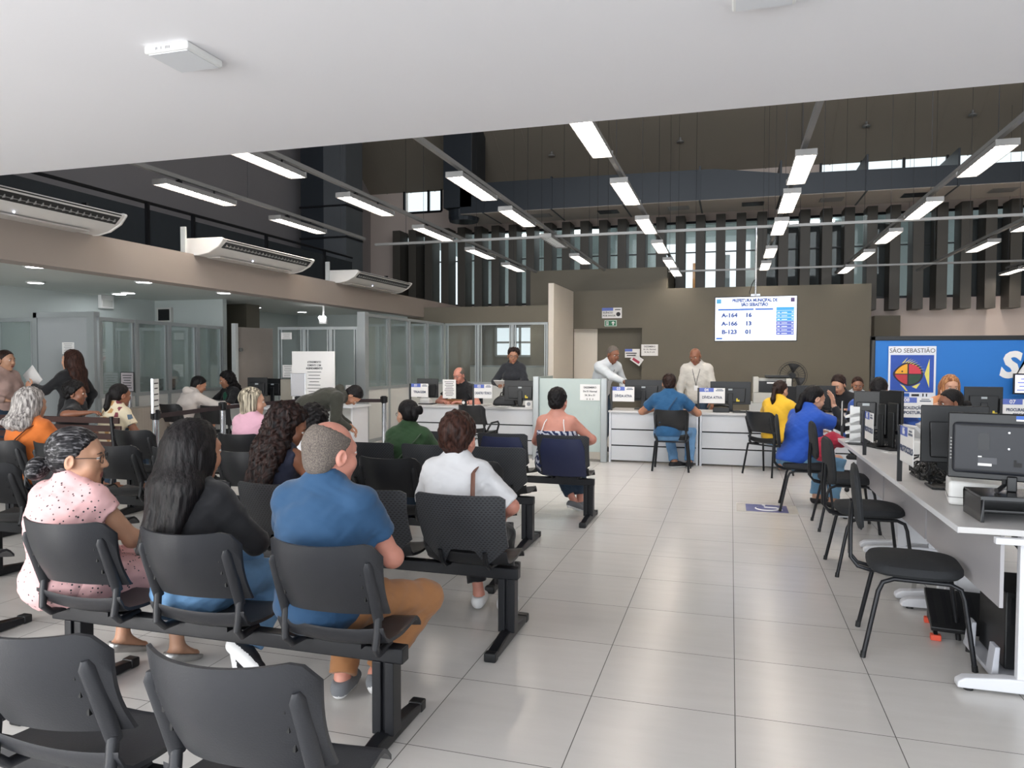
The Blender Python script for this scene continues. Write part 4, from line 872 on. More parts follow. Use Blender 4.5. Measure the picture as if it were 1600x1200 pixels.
rp = thing('red_leaflet', 'crooked red and white leaflet on the olive wall', 'leaflet', wallpt(995, 562)); rp.rotation_euler = (0, .6, 0); MB().box(-.13, .13, 0, .004, -.09, .09).build('sheet', PAPER, rp); MB().box(-.09, .09, -.001, 0, -.06, .0).build('print', M('leaflet_red', 'b0354f', .6), rp)
# ---------------------------------------------------------------- blue board with the fish poster
bbz = 1.81; bb = thing('blue_display_board', 'tall blue display board in a black frame with big white letters', 'display board', (1.93, 11.6, 0))
MB().box(.06, 3.2, .012, .04, .1, bbz-.06).build('panel', M('board_blue', '1c6fbf', .55, var=.03, scale=2), bb); MB().box(0, .06, 0, .06, 0, bbz).box(0, 3.26, 0, .06, bbz-.06, bbz).box(3.2, 3.26, 0, .06, 0, bbz).build('frame', BLACKP, bb, .004)
text('SÃO SEBASTIÃO', .48, PAPER, bb, (tuple(at(1562, 572, Y=11.6))[0]-1.93, .009, at(1562, 572, Y=11.6).z), align='LEFT', bold=.022, shear=.2, sx=.98)
pa_, pb_ = at(1389, 541, Y=11.58), at(1462, 622, Y=11.58); fp = thing('fish_poster', 'white poster of a painted fish in four colours, headed Sao Sebastiao', 'poster', ((pa_.x+pb_.x)/2, 11.595, (pa_.z+pb_.z)/2))
pw2, ph2 = (pb_.x-pa_.x)/2, (pa_.z-pb_.z)/2
MB().box(-pw2, pw2, 0, .006, -ph2, ph2).build('sheet', M('poster_white', 'dcdfe6', .5), fp, .004)
text('SÃO SEBASTIÃO', .088, M('poster_ink', '4a4440', .6), fp, (0, -.001, ph2-.065), sx=.92)
q = pw2*.91; z1, z0 = ph2-.125, -ph2+.075; MB().box(-q, q, -.001, 0, z0, z1).build('blue_ground', M('poster_blue', '2a4fa6', .6, var=.18, scale=14), fp)
zc, hh = (z0+z1)/2, (z1-z0)/2
def el_pts(a0, a1, n=12, sx=.66, sz=.60, c=(-.18, -.02)): return [(q*(c[0]+sx*math.cos(a)), zc+hh*(c[1]+sz*math.sin(a)*(1-.38*max(0, -math.cos(a))**1.5))) for a in [a0+(a1-a0)*i/n for i in range(n+1)]]
def flat(name, pts, m, y): return MB().add([(x, y, z) for x, z in pts], [tuple(range(len(pts)))]).build(name, m, fp)
flat('fish_outline', el_pts(0, 2*PI, 40, .70, .64)[:-1], M('fish_dark', '2a2433', .6), -.0014)
cx, cz = q*-.18, zc+hh*-.02
for nm, a0, a1, col, dx, dz2 in (('fish_quarter', 0, PI/2, 'c23a4a', .04, .02), ('fish_quarter', PI/2, PI, 'e2a52e', -.03, .02), ('fish_quarter', PI, 1.5*PI, 'b5393f', -.03, -.03), ('fish_quarter', 1.5*PI, 2*PI, '2c4a3a', .04, -.03)):
    flat(nm, [(cx+dx*q, cz+dz2*hh)]+[(x+dx*q, z+dz2*hh) for x, z in el_pts(a0, a1, 12, .57, .52)], M('fish_'+col, col, .6, var=.1, scale=20), -.002)
YL = M('fish_yellow', 'ded36a', .6, var=.1, scale=20)
flat('tail', [(q*.58, zc-.02*hh), (q*.80, zc+.80*hh), (q*.80, zc-.75*hh)], YL, -.0018)
mb = MB()
for k in range(8):
    x0 = q*(-.32+k*.105); z0_ = zc+hh*(.60-.045*k*k*.22); mb.add([(x0, -.0016, z0_), (x0+.05*q, -.0016, z0_-.02*hh), (x0+(.30-.004*k)*q, -.0016, z0_+(.22-.035*k)*hh)], [(0, 1, 2)])
mb.add([(-.48*q, -.0016, zc+.55*hh), (-.36*q, -.0016, zc+.60*hh), (-.2*q, -.0016, zc+.88*hh)], [(0, 1, 2)]).add([(-.55*q, -.0016, zc-.55*hh), (-.35*q, -.0016, zc-.66*hh), (-.17*q, -.0016, zc-.93*hh), (-.25*q, -.0016, zc-.93*hh)], [(0, 1, 2, 3)]).add([(.0, -.0016, zc-.70*hh), (.28*q, -.0016, zc-.55*hh), (.40*q, -.0016, zc-.50*hh), (.22*q, -.0016, zc-.80*hh)], [(0, 1, 2, 3)])
mb.build('fin', YL, fp); MB().sphere((-.45*q, -.0022, zc+.12*hh), (.012, .001, .012)).build('eye', INK, fp)
MB().box(-q*.45, -q*.1, -.001, 0, -ph2+.012, -ph2+.062).build('emblem', BLUES, fp); MB().box(0, q*.35, -.001, 0, -ph2+.02, -ph2+.052).box(q*.5, q*.56, -.001, 0, -ph2+.018, -ph2+.06).box(q*.66, q*.72, -.001, 0, -ph2+.018, -ph2+.06).build('emblem', INK, fp)
p = at(1595, 600, Y=11.4); lt = thing('ticket_screen', 'small screen showing a pale list at the right edge of the photo', 'screen', (p.x+.15, 11.45, p.z)); MB().box(-.22, .22, 0, .03, -.14, .14).build('case', BLACKP, lt); MB().box(-.2, .2, -.002, 0, -.12, .12).build('picture', M('screen_pale', 'dfe0ff', .3, emit=.9, var=0), lt); lines(MB(), -.18, .12, (-.09, -.04, .01, .06), .014, -.0025).build('printed_lines', SCRP, lt); MB().cyl((0, .03, -.14), (0, .03, -p.z), .02).build('pole', BLACKM, lt)
# ---------------------------------------------------------------- floor sticker
c0, c1, c2, c3 = at(1164, 787, Z=.002), at(1226, 790, Z=.002), at(1232, 802, Z=.002), at(1166, 799, Z=.002); fx0, fx1, fy0, fy1 = c3.x, c2.x+.005, c2.y, c0.y
fs_ = thing('floor_sticker', 'blue wheelchair-space sticker on the floor beside the padded chairs', 'floor sticker', (0, 0, 0))
MB().box(fx0-.09, fx1+.09, fy0-.03, fy1+.03, .0005, .002).build('clear_film', M('pale_film', 'c3beb4', .3), fs_)
MB().box(fx0, fx1, fy0, fy1, .002, .003).build('blue_field', M('sticker_blue', '4b4f86', .4), fs_)
mx_, my_ = (fx0+fx1)/2, (fy0+fy1)/2
MB().tube([(mx_+.11*math.cos(a*.3+2.4), my_-.02+.11*math.sin(a*.3+2.4), .0035) for a in range(15)], .010, 6, flat=.1).tube([(mx_-.02, my_+.12, .0035), (mx_-.02, my_+.03, .0035), (mx_+.09, my_+.02, .0035), (mx_+.14, my_-.09, .0035)], .011, 6, flat=.1).sphere((mx_-.02, my_+.155, .0035), (.02, .02, .001)).build('wheelchair_symbol', PAPER, fs_)
# ---------------------------------------------------------------- left area: desks, barriers, bench, notices
BELT = M('barrier_belt', '2a1b1f', .7)
def barrier(label, x, y, h=.95, sign=None):
    t = thing('belt_barrier', label, 'barrier post', (x, y, 0), 0, 'belt barrier posts')
    MB().lathe([(.16, 0), (.16, .015), (.05, .035), (.032, .05)]).build('base', CHROME, t, smooth=True); MB().cyl((0, 0, .04), (0, 0, h-.08), .032, 20).build('post', CHROME, t, smooth=True)
    MB().cyl((0, 0, h-.10), (0, 0, h), .036, 20).box(-.05, .05, -.014, .014, h-.09, h-.01).box(-.014, .014, -.05, .05, h-.09, h-.01).build('belt_head', BLACKP, t)
    return t
BP = [at(243, 645, Z=.92), at(348, 632, Z=.92), at(466, 622, Z=.92), at(600, 622, Z=.92)]
for p, nm in zip(BP, ('chrome barrier post with a narrow white sign strip on top', 'chrome barrier post before the empty chair and the desk', 'chrome barrier post that carries the blank framed board', 'chrome barrier post behind the man in the olive hooded jacket')): barrier(nm, p.x, p.y)
for i in range(3):
    a, b = BP[i], BP[i+1]; d = (b-a).normalized()*.05
    tag(MB().add([a+d+Vector((0, 0, -.06)), b-d+Vector((0, 0, -.06)), b-d+Vector((0, 0, -.012)), a+d+Vector((0, 0, -.012)), a+d+Vector((.003, .004, -.06)), b-d+Vector((.003, .004, -.06)), b-d+Vector((.003, .004, -.012)), a+d+Vector((.003, .004, -.012))], [(0, 1, 2, 3), (7, 6, 5, 4), (0, 4, 5, 1), (2, 6, 7, 3)]).build('barrier_belt', BELT), ['dark belt stretched from the sign-strip post to the second post', 'dark belt stretched past the blonde woman\'s head', 'dark belt stretched behind the olive hooded jacket'][i], 'belt')
a = BP[0]; sn = thing('strip_sign', 'narrow white notice strip standing on a chrome post, seen almost edge-on', 'sign', (a.x, a.y, .92), 2.05)
MB().box(-.10, .10, -.008, .008, .0, .34).build('plate', WHITEM, sn); lines(MB(), -.08, .08, (.06, .12, .18, .24, .29), .012, -.0085).build('printed_lines', INK, sn); MB().box(-.11, -.10, -.01, .01, 0, .345).build('frame', CHROME, sn)
a = BP[2]; fb = thing('framed_board', 'blank grey board in a slim frame standing on a chrome post', 'sign', (a.x, a.y, .92), .05)
MB().box(-.105, .105, -.006, .006, .03, .34).build('board', M('board_grey', 'b4b4b8', .5), fb); MB().tube([(-.108, 0, .028), (.108, 0, .028), (.108, 0, .342), (-.108, 0, .342)], .007, 6, closed=True).build('frame', CHROME, fb)
a = at(203, 640, Y=8.3); st2 = thing('stand_notice', 'white printed notice in a dark frame on its own chrome post', 'sign', (a.x, a.y, 0), .0)
MB().lathe([(.16, 0), (.16, .015), (.05, .035), (.03, .05)]).cyl((0, 0, .04), (0, 0, 1.1), .03, 16).build('post', CHROME, st2, smooth=True); MB().box(-.055, .055, -.02, .02, 1.0, 1.08).build('head', BLACKP, st2)
zz = at(200, 612, Y=8.3).z; MB().box(-.125, .105, -.03, -.022, zz, zz+.275).build('frame', BLACKP, st2); MB().box(-.115, .095, -.032, -.03, zz+.01, zz+.265).build('sheet', M('notice_lilac_white', 'c9c2c6', .7), st2); lines(MB(), -.09, .07, [zz+.05+k*.035 for k in range(6)], .010, -.0325).build('printed_lines', INK, st2)
n0, n1 = at(456, 549, Y=9.9), at(523, 626, Y=9.9); nb = thing('notice_board', 'large white board with printed attendance notice, standing behind the barrier', 'notice board', ((n0.x+n1.x)/2, 9.9, 0))
hw = (n1.x-n0.x)/2; MB().box(-hw, hw, 0, .02, n1.z-.05, n0.z).build('board', PAPER, nb, .003); MB().box(-hw+.05, -hw+.09, .02, .06, 0, n0.z-.1).box(hw-.09, hw-.05, .02, .06, 0, n0.z-.1).build('leg', BLACKM, nb)
text('ATENDIMENTO', .042, INK, nb, (.02, -.001, n0.z-.165), bold=.0004, sx=.8); text('SOMENTE COM', .042, INK, nb, (.02, -.001, n0.z-.215), bold=.0004, sx=.8); text('AGENDAMENTO', .044, INK, nb, (.02, -.001, n0.z-.262), bold=.001, sx=.85)
lines(MB(), -.10, .14, [n0.z-.32-k*.05 for k in range(8)], .008, -.0006).build('printed_lines', INK, nb)
def side_desk(label, x0, x1, y0, y1, h=.74):
    t = thing('office_desk', label, 'desk', (x0, y0, 0)); MB().box(0, x1-x0, 0, y1-y0, h-.028, h).build('desk_top', DLEG, t, .003); MB().box(.06, x1-x0-.06, .12, .14, .15, h-.03).build('modesty_panel', PANEL, t)
    for x in (.03, x1-x0-.06): MB().box(x, x+.03, .05, y1-y0-.05, 0, h-.03).build('leg', DLEG, t)
    return t
side_desk('pale desk between the man in the white hooded top and the green-topped woman', -8.1, -6.55, 9.35, 10.05)
side_desk('pale desk behind the white notice board with dark monitors', at(405, 640, Y=10.0).x, at(551, 640, Y=10.0).x, 10.0, 10.6)
cd2 = thing('low_cabinet', 'wood-grain panel cabinet under the glass partition at the left', 'cabinet', (-8.10, 7.3, 0)); MB().box(0, .28, .9, 1.9, 0, .78).build('body', M('pale_wood', '9c9389', .5, var=.12, scale=6, stretch=(6, 6, .5)), cd2)
wbp = at(220, 634, Y=9.5); wb = thing('water_bottle', 'small clear water bottle standing on the pale desk', 'bottle', (max(wbp.x, -8.0), 9.55, .74)); MB().lathe([(.03, 0), (.032, .02), (.032, .13), (.014, .17), (.014, .19)], n=14).build('bottle', M('clear_bottle', '9db0bd', .2), wb, smooth=True); MB().lathe([(.016, .188), (.016, .205)], n=12).build('cap', BLUES, wb); MB().lathe([(.0328, .05), (.0328, .1)], n=14).build('label_band', BLUES, wb)
monitor('black monitor on the desk left of the man in the white hooded top', (at(261, 620, Y=9.6).x, 9.6, .74), .35, .26, .34, .06, group=None)
monitor('black monitor right of the green-topped woman', (at(402, 600, Y=10.2).x, 10.2, .74), .15, .34, .30, .12, group=None)
monitor('black monitor behind the blonde woman\'s head, turned a little', (at(427, 600, Y=10.42).x, 10.42, .74), -.1, .36, .28, .12, group=None)
pcb = thing('grey_screen', 'low grey-beige desk screen beside the white notice board', 'desk screen', (at(438, 620, Y=10.1).x, 10.1, .74)); MB().box(0, .42, 0, .03, 0, .40).build('panel', M('screen_cloth', '9a9488', .8), pcb, .01)
for i, (x, z, lb) in enumerate(((452, 580, 'white printed sheet taped on the glass left of the notice board'), (545, 612, 'white printed sheet taped on the panel right of the notice board'), (450, 525, 'small white sheet high on the glass behind the notice board'))):
    p = at(x, z, Y=11.22); sheet('paper_notice', lb, .20, .22 if i < 2 else .12, (p.x, 11.2+(p.x+7.62)*.109-.045, p.z), .108, rows=6)
# bench with wooden slats
bw_ = M('dark_bench_wood', '3a211d', .45, var=.2, scale=5, stretch=(.4, 6, 6)); bn = thing('slatted_bench', 'dark wooden slatted bench with its back to the camera', 'bench', (-6.95, 5.92, 0), .04)
for i, (z, y) in enumerate(((.84, -.06), (.755, -.035), (.67, -.01), (.585, .015))): MB().box(-1.2, 1.08, y-.012, y+.012, z-.03, z+.03).build('back_slat', bw_, bn, .004)
for i in range(4): MB().box(-1.2, 1.08, .08+i*.105, .165+i*.105, .415, .44).build('seat_slat', bw_, bn, .004)
for x in (-1.1, .0, 1.0): MB().tube([(x, -.14, 0), (x, -.03, .44), (x, -.075, .88)], .02, 8).tube([(x, .47, 0), (x, .46, .41), (x, -.03, .41)], .02, 8).build('leg_frame', BLACKM, bn)
# ---------------------------------------------------------------- figures: one blended surface per body, garment and head of hair
V = lambda *a: np.array(a, dtype=np.float64)
def rot(ax, deg):
    a = math.radians(deg); c, s = math.cos(a), math.sin(a)
    return np.array({'x': [[1, 0, 0], [0, c, -s], [0, s, c]], 'y': [[c, 0, s], [0, 1, 0], [-s, 0, c]], 'z': [[c, -s, 0], [s, c, 0], [0, 0, 1]]}[ax])
def unit(v): return v/(np.linalg.norm(v)+1e-9)
class RC:                                                    # round cone, optionally flattened along u by q
    def __init__(s, a, b, ra, rb, k=.03, u=None, q=1, clip=(), sub=False):
        s.a, s.b, s.ra, s.rb, s.k, s.u, s.q, s.clip, s.sub = V(*a), V(*b), ra, rb, k, u, q, clip, sub
    def box(s): r = max(s.ra, s.rb)*1.02; return np.minimum(s.a, s.b)-r, np.maximum(s.a, s.b)+r
    def d(s, P):
        p, a, b = P-s.a, None, s.b-s.a
        if s.u is not None: p = p+((s.q-1)*(p@s.u))[..., None]*s.u; b = b+(s.q-1)*(b@s.u)*s.u
        h = np.clip((p@b)/max(b@b, 1e-9), 0, 1)
        return (np.sqrt(((p-h[..., None]*b)**2).sum(-1))-(s.ra+(s.rb-s.ra)*h))/max(1, s.q**.5)
    def grow(s, t, k=None): return RC(s.a, s.b, s.ra+t, s.rb+t, k or s.k, s.u, s.q, s.clip, s.sub)
class EL:                                                    # ellipsoid
    def __init__(s, c, r, R=None, k=.03, clip=(), sub=False):
        s.c, s.r, s.R, s.k, s.clip, s.sub = V(*c), V(*r), np.eye(3) if R is None else R, k, clip, sub
    def box(s): e = np.abs(s.R)@s.r; return s.c-e, s.c+e
    def d(s, P):
        p = (P-s.c)@s.R; k0 = np.sqrt(((p/s.r)**2).sum(-1)); k1 = np.sqrt(((p/s.r**2)**2).sum(-1))+1e-9
        return k0*(k0-1)/k1
    def grow(s, t, k=None): return EL(s.c, s.r+t, s.R, k or s.k, s.clip, s.sub)
def wob(P, fr, ph):
    x, y, z = P[..., 0]*fr, P[..., 1]*fr, P[..., 2]*fr
    return (np.sin(x*1.0+1.7*np.sin(z*.7+ph)+ph)*np.sin(z*1.3+1.3*np.sin(y*.9+2*ph))+.6*np.sin(y*1.9+x*.8+3*ph)*np.sin(z*2.1+ph*5))/1.6
def smax(a, b, k):
    h = np.maximum(k-np.abs(a-b), 0)/k; return np.maximum(a, b)+h*h*k*.25
def surf(prims, res, clips=(), disp=None, soft=0):
    """surface of the smooth union of prims: (vertices, quads)"""
    pos = [p for p in prims if not p.sub]; lo = np.min([p.box()[0] for p in pos], 0)-3*res; hi = np.max([p.box()[1] for p in pos], 0)+3*res
    n = np.ceil((hi-lo)/res).astype(int)+1; ax = [lo[i]+res*np.arange(n[i]) for i in range(3)]
    F = np.full(n, .25)
    for p in prims:
        a, b = p.box(); m = p.k+4*res
        i0 = np.maximum(0, np.floor((a-m-lo)/res).astype(int)); i1 = np.minimum(n, np.ceil((b+m-lo)/res).astype(int)+1)
        if (i1 <= i0).any(): continue
        sl = tuple(slice(i0[i], i1[i]) for i in range(3)); G = np.stack(np.meshgrid(*[ax[i][sl[i]] for i in range(3)], indexing='ij'), -1)
        d = p.d(G); f = F[sl]
        for pt, nn in p.clip: d = smax(d, (G-pt)@nn+.006*wob(G, 210, 1.3), soft) if soft else np.maximum(d, (G-pt)@nn)
        k = p.k
        if p.sub: d = -d; h = np.maximum(k-np.abs(f-d), 0)/k; F[sl] = np.maximum(f, d)+h*h*k*.25
        else: h = np.maximum(k-np.abs(f-d), 0)/k; F[sl] = np.minimum(f, d)-h*h*k*.25
    if disp is not None or clips:
        G = np.stack(np.meshgrid(*ax, indexing='ij'), -1)
        if disp is not None: F = F+disp(G)
        for pt, nn in clips: F = smax(F, (G-pt)@nn+.006*wob(G, 210, 1.3), soft) if soft else np.maximum(F, (G-pt)@nn)
    return nets(F, lo, res)
def nets(F, lo, res):
    S = F < 0; n = F.shape
    c = [S[i:n[0]-1+i, j:n[1]-1+j, k:n[2]-1+k] for i in (0, 1) for j in (0, 1) for k in (0, 1)]
    anyc = np.logical_or.reduce(c); allc = np.logical_and.reduce(c); act = anyc & ~allc
    I = np.argwhere(act)
    if len(I) == 0: return np.zeros((0, 3)), np.zeros((0, 4), int)
    idx = np.full(act.shape, -1); idx[act] = np.arange(len(I))
    acc = np.zeros((len(I), 3)); cnt = np.zeros(len(I)); offs = np.array([(i, j, k) for i in (0, 1) for j in (0, 1) for k in (0, 1)])
    val = [F[I[:, 0]+o[0], I[:, 1]+o[1], I[:, 2]+o[2]] for o in offs]
    for a in range(8):
        for b in range(a+1, 8):
            if np.abs(offs[a]-offs[b]).sum() != 1: continue
            va, vb = val[a], val[b]; m = (va < 0) != (vb < 0); t = np.where(m, va/np.where(m, va-vb, 1), 0)[:, None]
            acc += np.where(m[:, None], offs[a]+t*(offs[b]-offs[a]), 0); cnt += m
    vs = lo+res*(I+acc/np.maximum(cnt, 1)[:, None]); fs = []
    for x in range(3):
        u, v = (x+1) % 3, (x+2) % 3
        s0 = [slice(None)]*3; s1 = [slice(None)]*3; s0[x] = slice(0, -1); s1[x] = slice(1, None)
        A, B = S[tuple(s0)], S[tuple(s1)]; E = np.argwhere(A != B)
        E = E[(E[:, u] > 0) & (E[:, v] > 0) & (E[:, u] < n[u]-1) & (E[:, v] < n[v]-1)]
        def cell(du, dv): q = E.copy(); q[:, u] += du; q[:, v] += dv; return idx[q[:, 0], q[:, 1], q[:, 2]]
        q = np.stack([cell(-1, -1), cell(0, -1), cell(0, 0), cell(-1, 0)], 1); flip = ~A[E[:, 0], E[:, 1], E[:, 2]]
        q[flip] = q[flip][:, ::-1]; fs.append(q)
    return vs, np.concatenate(fs)
def sculpt(name, parts, mats, parent, slot=None):
    """one mesh object from [(vertices, quads), ...]; slot(centres)->material index"""
    vs, fs, b = [], [], 0
    for v, f in parts: vs.append(v); fs.append(f+b); b += len(v)
    vs, fs = np.concatenate(vs), np.concatenate(fs)
    me = bpy.data.meshes.new(name); me.vertices.add(len(vs)); me.vertices.foreach_set('co', vs.astype(np.float32).ravel())
    me.loops.add(fs.size); me.loops.foreach_set('vertex_index', fs.astype(np.int32).ravel()); me.polygons.add(len(fs))
    me.polygons.foreach_set('loop_start', np.arange(0, fs.size, 4, dtype=np.int32)); me.polygons.foreach_set('loop_total', np.full(len(fs), 4, dtype=np.int32))
    me.polygons.foreach_set('use_smooth', np.ones(len(fs), bool))
    for m in (mats if isinstance(mats, (list, tuple)) else [mats]): me.materials.append(m)
    if slot is not None: me.polygons.foreach_set('material_index', slot(vs[fs].mean(1)).astype(np.int32))
    me.update(calc_edges=True); me.validate()
    return link(bpy.data.objects.new(name, me), parent)
SKIN = {k: mat_skin('skin_'+k, c) for k, c in dict(light='c9997f', tan='b07d62', brown='8a5a43', dark='6a4333', olive='b88b70', pink='c98a78').items()}
LIP = M('lip_skin', '8f4f48', .4, var=.05); EYEW = M('eye_white', 'd8d4cf', .2, var=0); IRIS = M('iris_brown', '2a1a12', .15, var=0)
HAIR = dict(black=mat_hair('hair_black', '09090a', '1f1a1b', 140, (1, 1, .07)), darkbrown=mat_hair('hair_dark_brown', '140d0b', '3a2620'), brown=mat_hair('hair_brown', '1f100d', '452a21'),
            grey=mat_hair('hair_grey', '5d5757', 'c8c2bd', 70), saltpepper=mat_hair('hair_salt_pepper', '141316', '8a888a', 120, (1, .07, .8), .42, 58, .50, .74), blonde=mat_hair('hair_ash_blonde', '3c332b', 'd9cdb4', 60, (1, 1, .06)),
            ginger=mat_hair('hair_ginger_blonde', '7a4a2e', 'c99468', 60, (1, 1, .06)), cropped=mat_hair('hair_cropped_grey', '57504c', '82786f', 230, (1, 1, 1), .75), curl=mat_hair('hair_curly_brown', '0d0809', '33201b', 60, (1, 1, .3)))
def ik(a, b, l1, l2, pole):
    d = b-a; L = np.linalg.norm(d); u = d/(L+1e-9); L = min(L, (l1+l2)*.995); b = a+u*L
    x = (l1*l1-l2*l2+L*L)/(2*L); h = math.sqrt(max(0, l1*l1-x*x)); p = V(*pole); p = unit(p-u*(p@u))
    return a+u*x+p*h, b
def person(label, x, y, rz=0, *, sit=True, hip=None, s=.95, w=1.0, fem=True, lean=4, hunch=8, side=0, twist=0, head=(0, 8, 0), arms=('lap', 'lap'), legs=(None, None), z0=0,
           skin='tan', hair=('short', 'black'), top=('tee', None), bottom=('pants', None), shoes=(None, None), glasses=False, collar=False, res=.011, bust=None, extra=None, hk=1.04, zt=None, name='person', group=None, hands=(None, None), feet=True, nodisp=False, belly=0):
    root = thing(name, label, 'person', (x, y, z0), math.radians(rz), group)
    hip = hip if hip is not None else (.505 if sit else .90*s)
    if zt is not None:                                       # fit the stature to the height of the crown
        T_ = rot('z', twist)@rot('y', side)@rot('x', -lean); U_ = (T_@rot('x', -hunch))@V(0, -.005, .29); H_ = rot('x', -head[1])@V(0, .018, .088)
        kk = (T_@V(0, 0, .27))[2]+U_[2]+H_[2]+.118*hk
        s = (zt-hip)/kk if sit else zt/(kk+.90)
        if sit and s < .86: hip = max(.47, zt-.86*kk); s = max(.82, (zt-hip)/kk)
        hip = hip if sit else .90*s
    P = V(0, 0, hip); T = rot('z', twist)@rot('y', side)@rot('x', -lean); T2 = T@rot('x', -hunch)
    C = P+T@V(0, 0, .27*s); N = C+T2@V(0, -.012, .235*s); up2 = T2@V(0, 0, 1)
    HF = rot('z', twist+head[0])@rot('x', -head[1])@rot('y', head[2]); H = N+up2*.055*s+HF@V(0, .018, .088)*s
    hs = (.66+.34*s)*hk
    sw = (.152 if fem else .175)*s*(.9+.1*w); SH = [C+T2@V(q*sw, -.005, .165*s) for q in (-1, 1)]
    # --- torso
    wx = lambda v: v*s*w
    tor = [EL(P+T@V(0, 0, .02*s), (wx(.168 if fem else .155), wx(.122), .125*s), T, .06), RC(P+T@V(-.05*w, 0, .10*s), C+T@V(-.04*w, 0, -.06*s), wx(.098), wx(.10), .06), RC(P+T@V(.05*w, 0, .10*s), C+T@V(.04*w, 0, -.06*s), wx(.098), wx(.10), .06),
           EL(C+T2@V(0, 0, .035*s), (wx(.150 if fem else .168), wx(.108), .16*s), T2, .06), RC(SH[0]+T2@V(.02, 0, -.01), SH[1]+T2@V(-.02, 0, -.01), .064*s*(.8+.2*w), .064*s*(.8+.2*w), .05),
           RC(N+T2@V(0, -.012, .03), SH[0]+T2@V(.035, -.012, .01), .048*s, .046*s, .05), RC(N+T2@V(0, -.012, .03), SH[1]+T2@V(-.035, -.012, .01), .048*s, .046*s, .05),
           EL(C+T2@V(0, -.045*w, .06*s), (wx(.125), .07*s*w, .13*s), T2, .05)]
    if w > 1.12 or belly: tor.append(EL(P+T@V(0, .05+.3*belly, .11*s), (wx(.15), wx(.11)+belly, .12*s), T, .06))
    if fem and bust != 0: tor += [EL(C+T2@V(q*.072*w, .082*w, .035*s), (.062*s*w, .058*s*w, .062*s), T2, .04) for q in (-1, 1)]
    # --- legs
    HJ = [P+V(q*.088*w, .01, -.015) for q in (-1, 1)]; leg = []; thigh = []; calf = []; footp = []; KN = []; AN = []; FD = []; FU = []
    for i, q in ((0, -1), (1, 1)):
        L = legs[i] or {}
        an = V(*L.get('ankle', (q*.11, .36, .085) if sit else (q*.09, -.01, .085))); pole = L.get('pole', (q*.05, 1, .6) if sit else (0, 1, 0))
        k, an = ik(HJ[i], an, .43*s, .415*s, pole); fd = unit(V(*L.get('foot', (q*.12, 1, 0)))); fu = V(*L.get('up', (0, 0, 1))); fu = unit(fu-fd*(fu@fd)); KN.append(k); AN.append(an); FD.append(fd); FU.append(fu)
        thigh.append(RC(HJ[i], k, .082*s*w, .056*s*(.6+.4*w), .05)); calf.append(RC(k, an, .055*s*(.6+.4*w), .036*s, .04)); calf.append(EL(k+(an-k)*.3-fd*.012, (.05*s*(.6+.4*w),)*2+(.11*s,), None, .05))
        footp.append(RC(an-fd*.03-fu*.045*s, an+fd*.14*s-fu*.050*s, .030*s, .022*s, .02))
        footp.append(RC(an, an+fd*.09*s-fu*.042*s, .036*s, .026*s, .02))
    # --- arms
    EB, WR, upa, foa, handm = [], [], [], [], []
    for i, q in ((0, -1), (1, 1)):
        A = arms[i]
        if A == 'lap': A = ((q*.11, .26 if sit else .12, hip+.13), (q*1, -.5, -.4))
        elif A == 'down': A = ((q*(.27+.05*(w-1)), .05, hip-.02), (q*.6, -1, 0))
        elif A == 'chest': A = ((q*.10, .30, hip+.30*s), (q*1, -.2, -.8))
        e, wr = ik(SH[i], V(*A[0]), .285*s, .245*s, A[1]); EB.append(e); WR.append(wr)
        ar = .8+.2*w
        upa.append(RC(SH[i], e, .054*s*(.55+.45*w), .039*s*ar, .035)); foa.append(RC(e, wr, .040*s*ar, .0265*s, .02)); foa.append(RC(e+(wr-e)*.12, e+(wr-e)*.4, .043*s*ar, .038*s*ar, .03))
        hd = hands[i] or {}; dr = unit(V(*hd['dir'])) if 'dir' in hd else unit(wr-e); pn = V(*hd.get('pn', (-.25*q, 0, -1))); pn = unit(pn-dr*(pn@dr)); th = np.cross(dr, pn)*q; curl = hd.get('curl', 26); hsz = .92*s
        hp = [EL(wr+dr*.047*hsz, (.052*hsz, .037*hsz, .0155*hsz), np.stack([dr, th, pn], 1), .012), RC(wr-dr*.03, wr+dr*.02, .0255*s, .024*s, .015, pn, 1.25)]
        for j in range(4):
            o = (.027-.018*j)*hsz; b = wr+dr*(.088-.004*abs(j-1.3))*hsz+th*o; a = hd.get('fc', (curl,)*4)[j]*.7; ln = (.040, .045, .042, .033)[j]*hsz; r0 = .0088*hsz
            for seg, (fl, rr) in enumerate(((1, 1), (.68, .93), (.55, .84))):
                dd = unit(dr*math.cos(math.radians(a))+pn*math.sin(math.radians(a))+th*(.05*(1.5-j))); e2 = b+dd*ln*fl; hp.append(RC(b, e2, r0*rr, r0*rr*.93, .004)); b = e2; a += hd.get('fc', (curl,)*4)[j]
        b = wr+dr*.022*hsz+th*.026*hsz; td = unit(dr*.62+th*.72+pn*.25)
        for fl, rr, bend in ((.045, 1.35, 0), (.034, 1.12, .45), (.026, .95, .3)):
            td = unit(td+dr*bend-th*bend*.5); e2 = b+td*fl*hsz; hp.append(RC(b, e2, .0095*hsz*rr, .0088*hsz*rr, .008)); b = e2
        handm.append(surf(hp, .0042))
    hc = lambda a, b, c: H+HF@V(a, b, c)*hs
    he = lambda c, r, k=.02, R=None, **kw: EL(hc(*c), V(*r)*hs, HF if R is None else HF@R, k*hs, **kw)
    hr = lambda a, b, ra, rb, k=.02, **kw: RC(hc(*a), hc(*b), ra*hs, rb*hs, k*hs, **kw)
    neck = [RC(N-up2*.02, hc(0, -.022, -.055), .058*s*(.72+.28*w)*(1 if fem else 1.08), .052*hs, .03)]
    ch = max(0, w-1)
